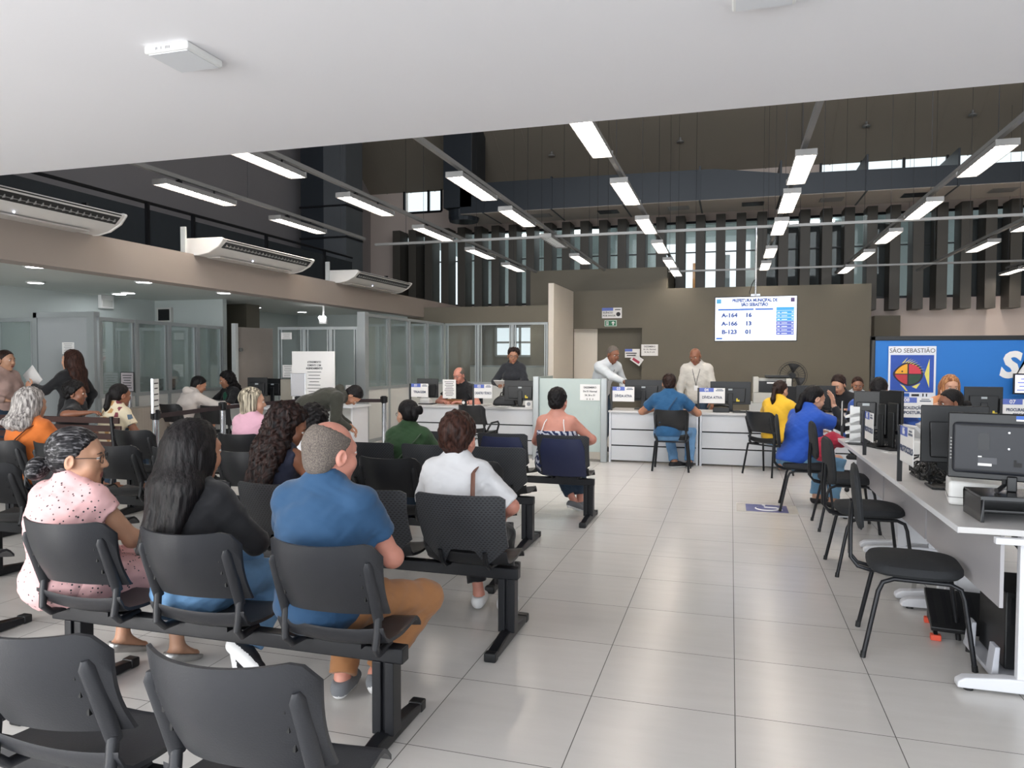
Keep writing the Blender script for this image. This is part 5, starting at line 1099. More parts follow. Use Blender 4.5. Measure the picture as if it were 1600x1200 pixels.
    headp = neck+[he((0, -.014, .032), (.075, .096, .088)), he((0, .025, -.030), (.060+.02*ch, .066, .084)), hr((0, .03, -.062), (0, .060, -.096), .048+.03*ch, .022+.02*ch), hr((-.03, .070, .030), (.03, .070, .030), .016, .016, .02),
        he((-.036, .055, -.030), (.026+.02*ch, .026, .030)), he((.036, .055, -.030), (.026+.02*ch, .026, .030)),
        he((-.031, .098, .008), (.017, .016, .012), .012, sub=True), he((.031, .098, .008), (.017, .016, .012), .012, sub=True),
        *[EL(hc(q*.031, .0765, .008), V(.0155, .0140, .0140)*hs, HF, .004, clip=[(hc(q*.031, .0765, .008+o), HF@V(0, .25*g, -g))]) for q in (-1, 1) for o, g in ((.0035, 1), (-.0045, -1))],
        hr((0, .080, .012), (0, .100, -.022), .0095, .0125, .012), he((-.012, .093, -.027), (.008, .009, .007), .006), he((.012, .093, -.027), (.008, .009, .007), .006),
        hr((-.018, .080, -.058), (.018, .080, -.058), .008, .008, .008), hr((-.014, .080, -.070), (.014, .080, -.070), .0085, .0085, .008), hr((-.022, .0935, -.0642), (.022, .0935, -.0642), .0035, .0035, .003, sub=True)]
    for q in (-1, 1):
        eR = rot('z', q*-22)@rot('x', -12); headp += [he((q*.079, -.012, -.008), (.010, .021, .032), .006, eR), he((q*.088, -.008, -.004), (.007, .011, .019), .004, eR, sub=True)]
    fine = .0048 if res < .0105 else .006
    hv = surf(headp, fine, clips=[(N+up2*.005, -up2)])
    if bottom[1] is not None and bottom[0] != 'skirt': thigh, calf = [p.grow(-.012) for p in thigh], [RC(p.a, p.b, p.ra-.010, p.rb, p.k) if isinstance(p, RC) else p.grow(-.012) for p in calf]
    if top[1] is not None and top[0] not in ('straps', 'sleeveless'): tor_b = [p.grow(-.008) for p in tor]
    else: tor_b = tor
    skinp = tor_b+thigh+calf+footp+upa+foa+neck
    bv = surf(skinp, res, clips=[(N+up2*.035, up2)] if False else ())
    # body below the chin only: cut the plain neck where the finer head begins
    bv = surf(skinp[:-1]+[RC(N-up2*.03, N+up2*.012, .058*s*(.72+.28*w)*(1 if fem else 1.08), .056*s*(.72+.28*w)*(1 if fem else 1.08), .03)], res)
    Hi = HF.T
    def slot(c):
        p = (c-H)@HF/hs
        return ((np.abs(p[:, 0]) < .023-.0*p[:, 0]) & (np.abs(p[:, 2]+.0640) < .0125*(1-(np.abs(p[:, 0])/.026)**2)) & (p[:, 1] > .076)).astype(int)
    sculpt('body', [bv, hv]+handm, [SKIN[skin], LIP], root, slot)
    # --- face details
    for q in (-1, 1):
        mb = MB(); c = hc(q*.031, .0765, .008); mb.sphere(tuple(c), .0120*hs, 14, 10); e = mb.build('eye', [EYEW, IRIS], root, smooth=True)
        fwd = HF@V(0, 1, -.12); me = e.data; 
        for pl in me.polygons:
            if (np.array(pl.center)-c)@fwd > .0098*hs: pl.material_index = 1
    hm = HAIR[hair[1]] if hair[1] else None
    eb = MB()
    for q in (-1, 1): eb.tube([tuple(hc(q*.014, .0885, .026)), tuple(hc(q*.030, .089, .031)), tuple(hc(q*.047, .078, .026))], [.0022, .0030, .0014], 6)
    eb.build('eyebrow', hm if hm and hair[1] not in ('grey', 'blonde', 'ginger') else HAIR['brown'], root, smooth=True)
    if glasses:
        g = MB()
        for q in (-1, 1):
            g.tube([tuple(hc(q*.032+.024*math.cos(a), .098-.006*abs(math.cos(a)), .006+.018*math.sin(a))) for a in [k*PI/8 for k in range(16)]], .0016, 6, closed=True)
            g.tube([tuple(hc(q*.056, .092, .010)), tuple(hc(q*.078, .05, .012)), tuple(hc(q*.080, -.01, .008)), tuple(hc(q*.079, -.025, -.008))], .0015, 6)
        g.tube([tuple(hc(-.009, .101, .010)), tuple(hc(.009, .101, .010))], .0015, 6)
        g.build('glasses', BLACKP, root, smooth=True)
    # --- hair
    st = hair[0]; hres = .006 if res < .0105 else .0075; Z = V(0, 0, 1)
    hn = unit(HF@V(0, .80, -.60)); hp0 = hc(0, .060, .080); plane = [(hp0, hn)]
    nape = [(hc(0, 0, -.072), -(HF@V(0, -.25, 1)))]
    cap = lambda t, tz=.0: he((0, -.016-.6*t, .034+.35*t), (.075+t, .097+t*.9, .088+t*.85+tz), .02)
    ph = (x*3.1+y*1.7) % 6; tris = lambda amp, fr, gz=.25: (lambda G: amp*wob(((G-H)@HF)*V(1, 1, gz), fr, ph))
    hair_o = None
    if st in ('short', 'crop', 'fringe'):
        t = {'short': .013, 'crop': .005, 'fringe': .004}[st]
        pr = [cap(t), he((0, -.055, -.03), (.062+t*.5, .045+t, .05), .03)]
        cl = list(plane)+nape
        if st == 'fringe': cl = plane+nape+[(hc(0, -.04, .098), HF@unit(V(0, .45, 1)))]
        hair_o = surf(pr, hres*.85, cl, tris(.004 if st == 'short' else .001, 140 if st == 'short' else 260, .35), soft=.014 if st != 'fringe' else .006)
    elif st == 'bulky':                                    # thick short layered hair
        pr = [cap(.020, .008), he((0, -.060, -.02), (.075, .050, .065), .03)]; hair_o = surf(pr, hres*.85, plane+nape, tris(.0075, 95, .5), soft=.02)
    elif st == 'puff':                                     # curls tied into a loose puff behind
        pr = [EL(cap(.010).c, cap(.010).r, HF, .02, clip=plane), he((-.045, -.100, .045), (.080, .070, .080), .03), he((.02, -.12, .08), (.04, .04, .04), .03)]; hair_o = surf(pr, hres, (), tris(.011, 80, .9), soft=.014)
    elif st in ('bun', 'ponytail', 'knot'):
        pr = [cap(.008), he((0, -.05, -.02), (.066, .05, .055), .03)]
        if st == 'bun': pr += [he((0, -.145, -.045), (.047, .042, .047), .015), he((.028, -.150, -.06), (.03, .03, .03), .01)]
        if st == 'knot': pr += [he((.0, -.125, .03), (.045, .042, .040), .012), he((.03, -.15, .035), (.028, .02, .04), .01), he((-.02, -.14, .0), (.025, .025, .04), .01)]
        if st == 'ponytail': pr += [he((0, -.118, -.0), (.032, .03, .035), .012), RC(hc(0, -.125, -.01), hc(0, -.135, -.13), .028*hs, .030*hs, .02), RC(hc(0, -.135, -.13), hc(.0, -.115, -.24), .030*hs, .010*hs, .02)]
        nz = tris(.0022, 150, .2)
        hair_o = surf([RC(p.a, p.b, p.ra, p.rb, p.k) if isinstance(p, RC) else EL(p.c, p.r, p.R, p.k, clip=plane if i == 0 else ()) for i, p in enumerate(pr)], hres*.85, (), nz, soft=.012)
    elif st in ('long', 'longcurly', 'bob', 'curlycloud', 'mediumwave'):
        L = hair[2] if len(hair) > 2 else .3
        amp, fr, gz = {'long': (.004, 120, .10), 'longcurly': (.011, 85, .55), 'bob': (.004, 110, .12), 'curlycloud': (.013, 75, .9), 'mediumwave': (.007, 80, .35)}[st]
        t = .016 if st in ('long', 'bob') else .026
        pr = [EL(cap(t).c, cap(t).r, HF, .02*hs, clip=plane)]
        hb = hc(0, -.06, -.02); bk = unit(T2@V(0, -1, 0))
        fw_ = -.012 if st == 'longcurly' else .03
        for q in (-1, 1): pr.append(EL(hc(q*.066, -.01, -.03), V(.026, .05, .075)*hs*(1.25 if st == 'curlycloud' else 1), HF, .03, clip=[(hc(0, fw_, 0), HF@V(0, 1, 0))]))
        if st == 'bob': pr += [he((0, -.055, -.045), (.078, .060, .072), .03), he((0, -.06, -.085), (.070, .05, .04), .03)]
        elif st == 'curlycloud': pr += [he((0, -.06, -.02), (.105, .075, .09), .04), he((.06, -.05, .05), (.05, .06, .05), .04), he((-.07, -.05, .03), (.05, .06, .06), .04)]
        else:
            B = N+T2@V(0, -.088*w, -.03); E = N+T2@V(0, -.125*w, -L*s)+V(0, -.02, 0); wd_ = .105 if st != 'longcurly' else .10
            pr.append(RC(hc(0, -.055, .01), B+V(0, 0, .02), .072*hs, .07*s, .06)); rx = T2@V(1, 0, 0)
            for q, o in ((-1, -.055), (0, 0), (1, .055)):
                pr += [RC(hb+rx*o*.9, B+rx*o*1.15, .054*s, .052*s, .06), RC(B+rx*o*1.15, E+rx*o*(1.2 if q else 1)+V(0, 0, .02*abs(q)), .052*s, .022*s, .06)]
        nz = tris(amp, fr, gz); base = (lambda G: nz(G)+.35*amp*np.sin(((G-H)@HF)[..., 0]*420+4*np.sin(((G-H)@HF)[..., 2]*20))) if st in ('long', 'longcurly') else nz
        hair_o = surf(pr, hres, (), base, soft=.018)
    if hair_o is not None: sculpt('hair', [hair_o], hm, root)
    # --- garments
    kind, tm = top[0], top[1]; ph2 = (x*5.3+y*2.9) % 6
    fold = (lambda a: (lambda G: a*wob(G*V(1, 1, .8), 34, ph2)+a*.5*wob(G, 75, ph2+1))) if not nodisp else (lambda a: None)
    if tm is not None:
        tk = top[2] if len(top) > 2 else .013; hem = top[3] if len(top) > 3 else .10
        pr = [p.grow(tk) for p in tor]
        if sit and not (len(top) > 4 and top[4]): pr.append(EL(P+V(0, -.045, .0), (wx(.168), wx(.145)+.025, .13), None, .05, clip=[(V(0, 0, hip-.105), V(0, 0, -1)), (V(0, .13*w, 0), V(0, 1, 0))]))
        elif not sit: pr.append(EL(P+V(0, 0, -.02), (wx(.172), wx(.135), .15), None, .05))
        sl = {'tee': .60, 'cap': .34, 'long': 2, 'sleeveless': 0, 'straps': 0, 'elbow': .95}[kind]
        for i in (0, 1):
            a, b, c = SH[i], EB[i], WR[i]; u = unit(b-a)
            if sl == 2:
                pr += [RC(a, b, upa[i].ra+tk*1.0, upa[i].rb+tk*1.1, .035), RC(b, c-(c-b)*.02, foa[2*i].ra+tk*1.1, foa[2*i].rb+tk*.9, .03, clip=[(c-(c-b)*.04, unit(c-b))])]
            elif sl > 0:
                e = a+(b-a)*sl; pr.append(RC(a, e+u*.03, upa[i].ra+tk*1.1, upa[i].rb*(1.12 if sl < .9 else 1.0)+tk*1.6, .035, clip=[(e, u)]))
        pr.append(RC(N+up2*.02, N+up2*.16, .060*s*(.8+.2*w), .075*s, .012, sub=True))
        cl = [(P+T@V(0, 0, -hem), T@V(0, 0, -1))]
        if kind == 'sleeveless': pr += [RC(SH[i]+T2@V(q*.035, 0, .05), SH[i]+T2@V(q*.06, 0, -.06), .062*s, .050*s, .012, sub=True) for i, q in ((0, -1), (1, 1))]
        if kind == 'straps': cl.append((C+T2@V(0, 0, .075*s), T2@V(0, 0, 1)))
        sculpt({'long': 'long_sleeved_top', 'straps': 'strap_top', 'sleeveless': 'sleeveless_top'}.get(kind, 'shirt'), [surf(pr, res*.92, cl, fold(.0045 if kind != 'straps' else .002))], tm, root)
        if kind == 'straps':
            for q in (-1, 1): MB().tube([tuple(C+T2@V(q*.085*w, -.128*w, .07*s)), tuple(C+T2@V(q*.088, -.10*w, .16*s)), tuple(SH[0 if q < 0 else 1]+T2@V(-q*.075, 0, .066)), tuple(C+T2@V(q*.08, .10*w, .10*s))], .005, 8, flat=.6).build('strap', PAPER, root, smooth=True)
        if collar:
            rg = []
            for k in range(24):
                a = 2*PI*k/24; rg.append(tuple(N+T2@V(.066*s*w**.5*math.sin(a), -.006-.062*s*math.cos(a), .030-.030*max(0, -math.cos(a))**2+.012*max(0, math.cos(a)))))
            cm = MB().tube(rg, .0125, 8, closed=True, flat=.55); cm.build('collar', tm, root, smooth=True)
    bk_, bm_ = bottom[0], bottom[1]
    if bm_ is not None:
        t = .013; pr = [tor[0].grow(.008), EL(P+V(0, -.03, -.03), (wx(.165), wx(.12), .10), None, .05)]
        for i in (0, 1):
            th_, k, an = thigh[i].grow(t+.012, .05), KN[i], AN[i]
            if bk_ == 'skirt':
                pr.append(RC(HJ[i], HJ[i]+(k-HJ[i])*1.02, thigh[i].ra+.03, thigh[i].rb+.045, .10, clip=[(HJ[i]+(k-HJ[i])*.97, unit(k-HJ[i]))]))
            else:
                fr = {'pants': .97, 'wide': .99, 'capri': .62, 'shorts': .0, 'cropped': .80}[bk_]; u = unit(an-k); e = k+(an-k)*fr
                pr.append(th_); flare = .03 if bk_ == 'wide' else .014
                if fr > 0: pr.append(RC(k, e+u*.04, calf[2*i].ra+t+.012, calf[2*i].rb+t+flare, .04, clip=[(e, u)]))
        sculpt('skirt' if bk_ == 'skirt' else 'trousers', [surf(pr, res*.95, [(P+T@V(0, 0, .075), T@V(0, 0, 1))], fold(.005))], bm_, root)
    sm, so = shoes[0], shoes[1]
    if sm is not None:
        for i in (0, 1):
            fd = FD[i]; fu = FU[i]; an = AN[i]; base = an-fu*.085*s
            low = shoes[2] if len(shoes) > 2 else 'sneaker'
            hgt = {'sneaker': .085, 'flat': .055, 'boot': .15}[low]*s
            pr = [RC(base-fd*.040*s+fu*.03*s, base+fd*.165*s+fu*.026*s, .041*s, .037*s, .02), RC(base-fd*.03*s+fu*.05*s, base+fd*.06*s+fu*.045*s, .040*s, .036*s, .03)] if False else [RC(an-fd*.032*s-fu*.046*s, an+fd*.150*s-fu*.055*s, .043*s, .036*s, .03), RC(an-fu*.02*s-fd*.006, an+fd*.085*s-fu*.042*s, .042*s, .037*s, .03)]
            cl = [(base-fu*.001, -fu), (base+fu*(hgt-.0), unit(fu+fd*(.35 if low == 'flat' else -.15)))]
            if low == 'flat': cl = [(base-fu*.001, -fu), (an-fd*.05*s-fu*.028*s, unit(fu*1+fd*.12))]
            rs_ = .0055 if res < .0105 else .008
            sculpt('shoe', [surf(pr, rs_, cl)], [sm, so or sm], root, lambda c, b=base, f=fu: (((c-b)@f) < .022*s).astype(int))
    if extra: extra(root, dict(P=P, C=C, N=N, H=H, HF=HF, T=T, T2=T2, SH=SH, EB=EB, WR=WR, KN=KN, AN=AN, s=s, w=w, hc=hc))
    return root
def cloth(name, c, **k): return M('cloth_'+name, c, .85, var=.07, scale=9, bump=.15, bscale=420, sheen=.15, **k)
BLUEJ = M('denim_blue', '6a94bd', .85, var=.22, scale=14, bump=.2, bscale=300); NAVYD = M('denim_dark', '27384a', .85, var=.15, scale=14); BLACKC = cloth('black', '141418'); KHAKI = cloth('khaki', '9a6a42')
WHITEC = cloth('white', 'd8d8da'); SHOEB = M('shoe_black', '1c1c20', .6, var=.1); SHOEW = M('shoe_white', 'dcdcdc', .6, var=.04); SILV = M('shoe_silver', 'a9a7a4', .3, metal=.6, var=.08, scale=20)
NAVYC = cloth('navy', '1d2136'); SHIRTB = cloth('polo_blue', '204669'); ORANGE = cloth('orange', 'cf6f2b'); BEIGE = cloth('beige_knit', 'a58a82'); PINKP = cloth('pale_pink', 'dba9ba'); GREEN = cloth('forest_green', '2c4a2a'); GREEND = cloth('deep_green', '1d5a44'); OLIVEC = cloth('olive', '2f3028'); HOODW = cloth('off_white', 'cfc6c0'); TEAL = cloth('teal', '1d527c'); YELLOW = cloth('yellow', 'e3b32c'); BLUET = cloth('royal_blue', '1f4fae'); PEACH = cloth('peach', 'c98a5c'); SHIRTW = cloth('shirt_white', 'cdd2d6'); LEATHER = M('brown_strap', '6d4738', .5); GREYC = cloth('grey', '6a6c70'); LJEAN = M('denim_light', '6d95b3', .85, var=.18, scale=14)
PINKD = mat_cells('cloth_pink_spotted', ('35353a', '6b5a58'), 58, .24, base='e3b4b4'); PRINT = mat_waves('cloth_zebra_print', '1f2a52', 'c9cbd6', 9, 9, thr=.55)
PATCH = mat_cells('cloth_patchwork', ('7a3b45', '55687a', 'b58a5a'), 13, base='d9cdb2', rough=.85)
def shoulder_strap(q, m, nm='bag_strap', front=True):
    """strap over shoulder q falling across the back to the other hip"""
    def f(root, J):
        T2, C, w, s = J['T2'], J['C'], J['w'], J['s']; b = -.105*w-.052*s
        pts = [C+T2@V(q*.10*w, .10*w+.02, .10*s), C+T2@V(q*.105*w, .05, .215*s), C+T2@V(q*.105*w, -.03, .215*s), C+T2@V(q*.10*w, b*.80, .15*s), C+T2@V(q*.05*w, b, .06*s), C+T2@V(-q*.02*w, b*1.02, -.06*s), C+T2@V(-q*.10*w, b*.92, -.18*s)]
        MB().tube([tuple(p) for p in pts], .014, 8, flat=.35).build(nm, m, root, smooth=True)
    return f
def side_strap(m):
    def f(root, J):
        T2, C, w, s = J['T2'], J['C'], J['w'], J['s']; b = -.108*w-.055*s
        pts = [C+T2@V(.115*w, .10*w+.02, .10*s), C+T2@V(.118*w, .04, .222*s), C+T2@V(.12*w, -.03, .222*s), C+T2@V(.125*w, b*.78, .16*s), C+T2@V(.14*w, b*.98, .04*s), C+T2@V(.145*w, b*.90, -.12*s)]
        MB().tube([tuple(p) for p in pts], .015, 8, flat=.35).build('bag_strap', m, root, smooth=True)
    return f
def sleeves(m):
    def f(root, J):
        for i in (0, 1):
            e, w_ = J['EB'][i], J['WR'][i]; u = unit(w_-e); sculpt('sleeve', [surf([RC(J['SH'][i]+(e-J['SH'][i])*.5, e, .048, .050, .03), RC(e, w_, .052, .036, .03, clip=[(w_-u*.02, u)])], .01)], m, root)
    return f
def hood(m):
    def f(root, J):
        T2, N, s = J['T2'], J['N'], J['s']
        sculpt('hood', [surf([RC(N+T2@V(-.08, -.03, .0), N+T2@V(.0, -.11, -.02), .04, .05, .05), RC(N+T2@V(.08, -.03, .0), N+T2@V(.0, -.11, -.02), .04, .05, .05)], .01)], m, root)
    return f
def lanyard(root, J):
    T2, C, w, s = J['T2'], J['C'], J['w'], J['s']; y = .125*w
    for q in (-1, 1): MB().tube([tuple(C+T2@V(q*.06, .0, .235*s)), tuple(C+T2@V(q*.055, .09*w, .18*s)), tuple(C+T2@V(q*.02, y+.012, .04*s)), tuple(C+T2@V(0, y+.015, -.06*s))], .004, 6).build('lanyard', BLACKP, root, smooth=True)
    c = C+T2@V(0, y+.02, -.10*s); MB().box(c[0]-.03, c[0]+.03, c[1]-.002, c[1]+.002, c[2]-.04, c[2]+.04).build('badge', PAPER, root)
def F(hx, hy, Y, dy=0): return at(hx, hy, Y=Y)
def seatp(label, px, Y, hy, rz=0, **k):
    """a person whose body shows at photograph column px, crown at row hy, at depth Y in the room"""
    p = at(px, hy, Y=Y); return person(label, p.x, Y, rz, zt=p.z, **k)
def rel(px, py, Z, o): p = at(px, py, Z=Z); return (p.x-o[0], p.y-o[1], Z)
def relY(px, py, Y, o): p = at(px, py, Y=Y); return (p.x-o[0], p.y-o[1], p.z)
o1 = (at(112, 676, Y=2.6).x, 2.6)
seatp('woman in a pink spotted blouse and glasses with a grey bun', 112, 2.60, 677, 0, w=1.27, lean=-10, hunch=24, head=(-58, 4, 0), hk=1.17, skin='olive', hair=('bun', 'saltpepper'), top=('cap', PINKD, .016, .12), bottom=('skirt', PINKD), shoes=(SILV, SILV, 'flat'), glasses=True, res=.0085, legs=({'ankle': rel(192, 995, .10, o1), 'foot': (.35, 1, -.28)}, {'ankle': rel(277, 1010, .10, o1), 'foot': (.15, 1, -.25)}))
o2 = (at(300, 668, Y=2.6).x, 2.6)
seatp('woman in a black top with very long dark hair, seated beside the pink blouse', 300, 2.58, 666, 0, w=1.06, lean=-10, hunch=22, head=(-14, 4, 0), hk=1.10, skin='tan', hair=('long', 'black', .34), top=('long', BLACKC, .014, -.02, 1), bottom=('wide', BLUEJ), shoes=(SHOEB, SHOEW), res=.0085, legs=({'ankle': relY(384, 1000, 2.86, o2), 'foot': (.16, .05, -1), 'up': (.75, .6, .1), 'pole': (.1, 1, .4)}, {'ankle': relY(384, 1003, 2.78, o2), 'foot': (.80, -.10, -.42), 'up': (0, 1, .35), 'pole': (.35, 1, .4)}))
o3 = (at(512, 664, Y=2.6).x, 2.6)
seatp('balding man in a blue polo shirt and khaki trousers, seen from behind', 512, 2.60, 664, 0, fem=False, w=1.22, lean=-10, hunch=20, head=(-24, 4, 0), hk=1.13, skin='pink', hair=('fringe', 'cropped'), top=('tee', SHIRTB, .015, .14), bottom=('pants', KHAKI), shoes=(GREYC, SHOEW), collar=True, res=.0085, arms=('lap', ((.16, .27, .62), (.8, -.8, -.5))), legs=({'ankle': rel(535, 1058, .085, o3)}, {'ankle': rel(588, 1052, .12, o3), 'foot': (-.35, .75, -.42), 'pole': (.62, 1, .3)}), belly=.02)
seatp('girl with long dark curls in a navy sleeveless top, looking down', 424, 3.70, 643, -8, w=.88, lean=4, hunch=14, head=(-52, 24, 0), skin='brown', hair=('longcurly', 'curl', .36), top=('sleeveless', NAVYC, .012, .04), bottom=('pants', NAVYD), shoes=(SHOEW, SHOEW), res=.0085, arms=(('lap'), ((.10, .30, .70), (1, -.5, -.5))), hands=(None, {'curl': 40}))
seatp('woman in a white T-shirt with short brown hair and a brown bag strap', 715, 3.74, 655, 0, w=1.12, lean=-10, hunch=22, head=(-6, 4, 0), hk=1.10, skin='pink', hair=('bulky', 'brown'), top=('elbow', WHITEC, .018, .0, 1), bottom=('cropped', BLACKC), shoes=(SHOEW, SHOEW), glasses=True, res=.0085, arms=(('lap'), ((.22, .16, .60), (1, -.7, -.2))), legs=({'ankle': (.02, .30, .085)}, {'ankle': (.18, .30, .085)}), extra=side_strap(LEATHER))
seatp('woman in an orange blouse with thick wavy grey hair', 50, 4.70, 612, 0, w=1.22, lean=-9, hunch=16, head=(-10, 4, 0), skin='olive', hair=('mediumwave', 'grey', .05), top=('elbow', ORANGE, .018, .08), bottom=('pants', NAVYD), extra=shoulder_strap(1, LEATHER))
seatp('woman in a pale beige jumper standing at the left edge of the photo', 4, 6.75, 549, -82, sit=False, lean=2, hunch=4, head=(0, 4, 0), skin='olive', hair=('bun', 'darkbrown'), top=('long', BEIGE, .014, .0), bottom=('pants', NAVYD), shoes=(SHOEB, SHOEB))
def paper_prop(root, J):
    w = J['WR'][0]; MB().box(-.005, .005, -.09, .09, -.0, .20, Matrix.Translation(tuple(w+V(.01, .10, .02))) @ Matrix.Rotation(-.75, 4, 'X')).build('held_papers', PAPER, root)
bs = at(112, 549, Y=7.15)
person('woman in black with long brown hair, standing and holding out papers', bs.x, 7.15, 96, zt=bs.z, sit=False, lean=0, hunch=4, head=(6, -4, 0), skin='light', hair=('long', 'brown', .30), top=('long', BLACKC, .015, .12), bottom=('pants', BLACKC), shoes=(SHOEB, SHOEB), arms=(((-.16, .42, 1.12), (-.5, -.4, -1)), 'down'), hands=({'dir': (0, 1, .35), 'pn': (1, 0, -.2), 'curl': 34}, None))
hp = at(66, 592, Y=7.2); tag(MB().box(-.004, .004, -.10, .10, -.0, .24, Matrix.Translation((bs.x-.47, 7.08, 1.13)) @ Matrix.Rotation(1.25, 4, 'Z') @ Matrix.Rotation(.35, 4, 'Z') @ Matrix.Rotation(-.7, 4, 'X')).build('paper_bundle', PAPER), 'white folded papers held out by the standing woman in black', 'papers')
seatp('person in a black T-shirt on the bench with an arm over its back', 108, 6.22, 600, -35, w=1.05, lean=2, hunch=8, head=(-25, 4, 0), skin='brown', hair=('bulky', 'black'), top=('tee', BLACKC, .016, .08), bottom=('pants', NAVYD), arms=('lap', ((.46, .10, .90), (-.1, -1, -.1))))
seatp('woman in a patchwork print blouse with a black ponytail, on the bench', 174, 6.22, 603, -14, w=1.08, lean=4, hunch=12, head=(-4, 6, 0), skin='brown', hair=('ponytail', 'black'), top=('tee', PATCH, .016, .08), bottom=('pants', NAVYD))
seatp('man in a white hooded top bending bending over the side desk', 282, 8.98, 591, -22, fem=False, lean=20, hunch=12, head=(-24, 26, 0), skin='tan', hair=('short', 'black'), top=('long', HOODW, .020, .06), bottom=('pants', BLACKC), shoes=(SHOEB, SHOEB), arms=(((-.06, .55, .78), (-1, -.4, -.4)), ((.20, .58, .78), (1, -.4, -.4))), extra=hood(HOODW))
def greenfront(root, J):
    sculpt('blouse_front', [surf([EL(J['C']+J['T2']@V(0, .085, .03), (.07, .055, .16), J['T2'], .02)], .01)], GREEND, root)
seatp('woman with loose dark curls in a black jacket over green, behind the side desk', 366, 10.28, 583, 158, lean=8, hunch=8, head=(-16, 16, 0), skin='tan', hair=('longcurly', 'black', .18), top=('long', BLACKC, .016, .06), bottom=('pants', BLACKC), arms=(((-.12, .42, .77), (-1, -.3, -.6)), ((.14, .40, .77), (1, -.3, -.6))), extra=greenfront)
seatp('blonde woman with a short bob in a pale pink top', 396, 5.70, 610, -12, w=1.12, lean=-9, hunch=14, head=(-42, 4, 0), skin='light', hair=('bob', 'blonde'), top=('long', PINKP, .018, .10), bottom=('pants', NAVYD))
o_ = at(478, 700, Y=8.15)
person('man in an olive hooded jacket bending over behind the barrier belt', o_.x, 8.15, -62, sit=False, fem=False, s=.94, w=1.12, lean=68, hunch=16, head=(-10, 72, 0), skin='tan', hair=('short', 'black'), top=('long', OLIVEC, .026, .10), bottom=('pants', BLACKC), shoes=(SHOEB, SHOEB), arms=(((-.15, .55, .60), (-.4, -.3, -.6)), ((.15, .55, .58), (.4, -.3, -.6))), extra=hood(OLIVEC))
seatp('person in a white top with cropped curly black hair, half hidden by the balding man', 482, 4.68, 641, 0, w=.95, lean=4, hunch=10, head=(0, 8, 0), skin='dark', hair=('curlycloud', 'black'), top=('tee', WHITEC, .016, .08), bottom=('pants', NAVYD))
seatp('woman in a dark green top and glasses with black hair tied up', 640, 5.64, 629, 6, w=1.22, lean=-9, hunch=14, head=(52, 4, 0), skin='light', hair=('knot', 'black'), top=('elbow', GREEN, .018, .08), bottom=('pants', NAVYD), glasses=True, res=.0095, extra=shoulder_strap(1, cloth('strap_green', '223a20')))
seatp('woman in a blue zebra-print strap top with short black hair', 872, 6.66, 609, 0, w=1.26, lean=-9, hunch=12, head=(-6, 6, 0), skin='pink', hair=('short', 'black'), top=('straps', PRINT, .016, .12), bottom=('cropped', NAVYD), shoes=(GREYC, SHOEW), res=.0095, arms=('lap', ((.22, .24, .66), (1, -.6, -.2))), legs=({'ankle': (.10, .26, .10), 'foot': (.5, .6, -.3), 'pole': (-.3, 1, .4)}, {'ankle': (.14, .36, .085)}))
seatp('bald man in a black T-shirt seated behind the left counter', 724, 11.38, 574, 172, fem=False, lean=4, hunch=10, head=(-10, 18, 0), skin='pink', hair=('fringe', 'cropped'), top=('tee', BLACKC, .016, .08), bottom=('pants', NAVYD), glasses=True, res=.0095, arms=(((-.16, .36, .78), (-1, -.3, -.5)), ((.16, .36, .78), (1, -.3, -.5))))
def tablet(root, J):
    c = (J['WR'][0]+J['WR'][1])/2+V(.02, .10, .03); MB().box(-.12, .12, -.004, .004, -.08, .08, Matrix.Translation(tuple(c)) @ Matrix.Rotation(-1.0, 4, 'X')).build('held_tablet', PAPER, root)
seatp('woman in a dark jacket with tied curly brown hair, standing behind the left counter', 803, 11.75, 545, 172, sit=False, w=1.04, lean=2, hunch=8, head=(30, 12, 0), skin='tan', hair=('puff', 'curl'), top=('long', cloth('charcoal', '22242a'), .018, .10), bottom=('pants', BLACKC), shoes=(SHOEB, SHOEB), glasses=True, res=.0095, arms=(((-.09, .30, 1.06), (-1, -.3, -.5)), ((.12, .28, 1.04), (1, -.3, -.5))), hands=({'dir': (.5, .8, .2), 'curl': 38}, {'dir': (-.4, .9, .1), 'curl': 38}), extra=tablet)
w1 = at(934, 640, Y=11.6)
person('man in a white shirt leaning over and pointing across the counter', w1.x, 11.62, -128, sit=False, fem=False, s=1.06, w=1.02, lean=26, hunch=12, head=(-8, 18, 0), skin='brown', hair=('crop', 'cropped'), top=('long', SHIRTW, .018, .10), bottom=('pants', NAVYD), shoes=(SHOEB, SHOEB), collar=True, res=.0095, arms=(((-.20, .35, 1.0), (-1, -.6, -.4)), ((.14, .74, 1.13), (.7, -.3, -.8))), hands=(None, {'dir': (-.1, .9, -.35), 'pn': (-.7, -.1, -.6), 'fc': (8, 60, 66, 68)}), extra=lanyard)
seatp('bald man in a white shirt with a lanyard, standing behind the counter', 1090, 11.85, 545, 176, sit=False, fem=False, w=1.04, lean=7, hunch=8, head=(-14, 22, 4), skin='brown', hair=(None, None), top=('long', cloth('shirt_cream', 'c9c4bb'), .018, .10), bottom=('pants', NAVYD), shoes=(SHOEB, SHOEB), collar=True, res=.0095, arms=(((-.25, .16, .82), (-.6, -1, 0)), ((.25, .16, .82), (.6, -1, 0))), extra=lanyard)
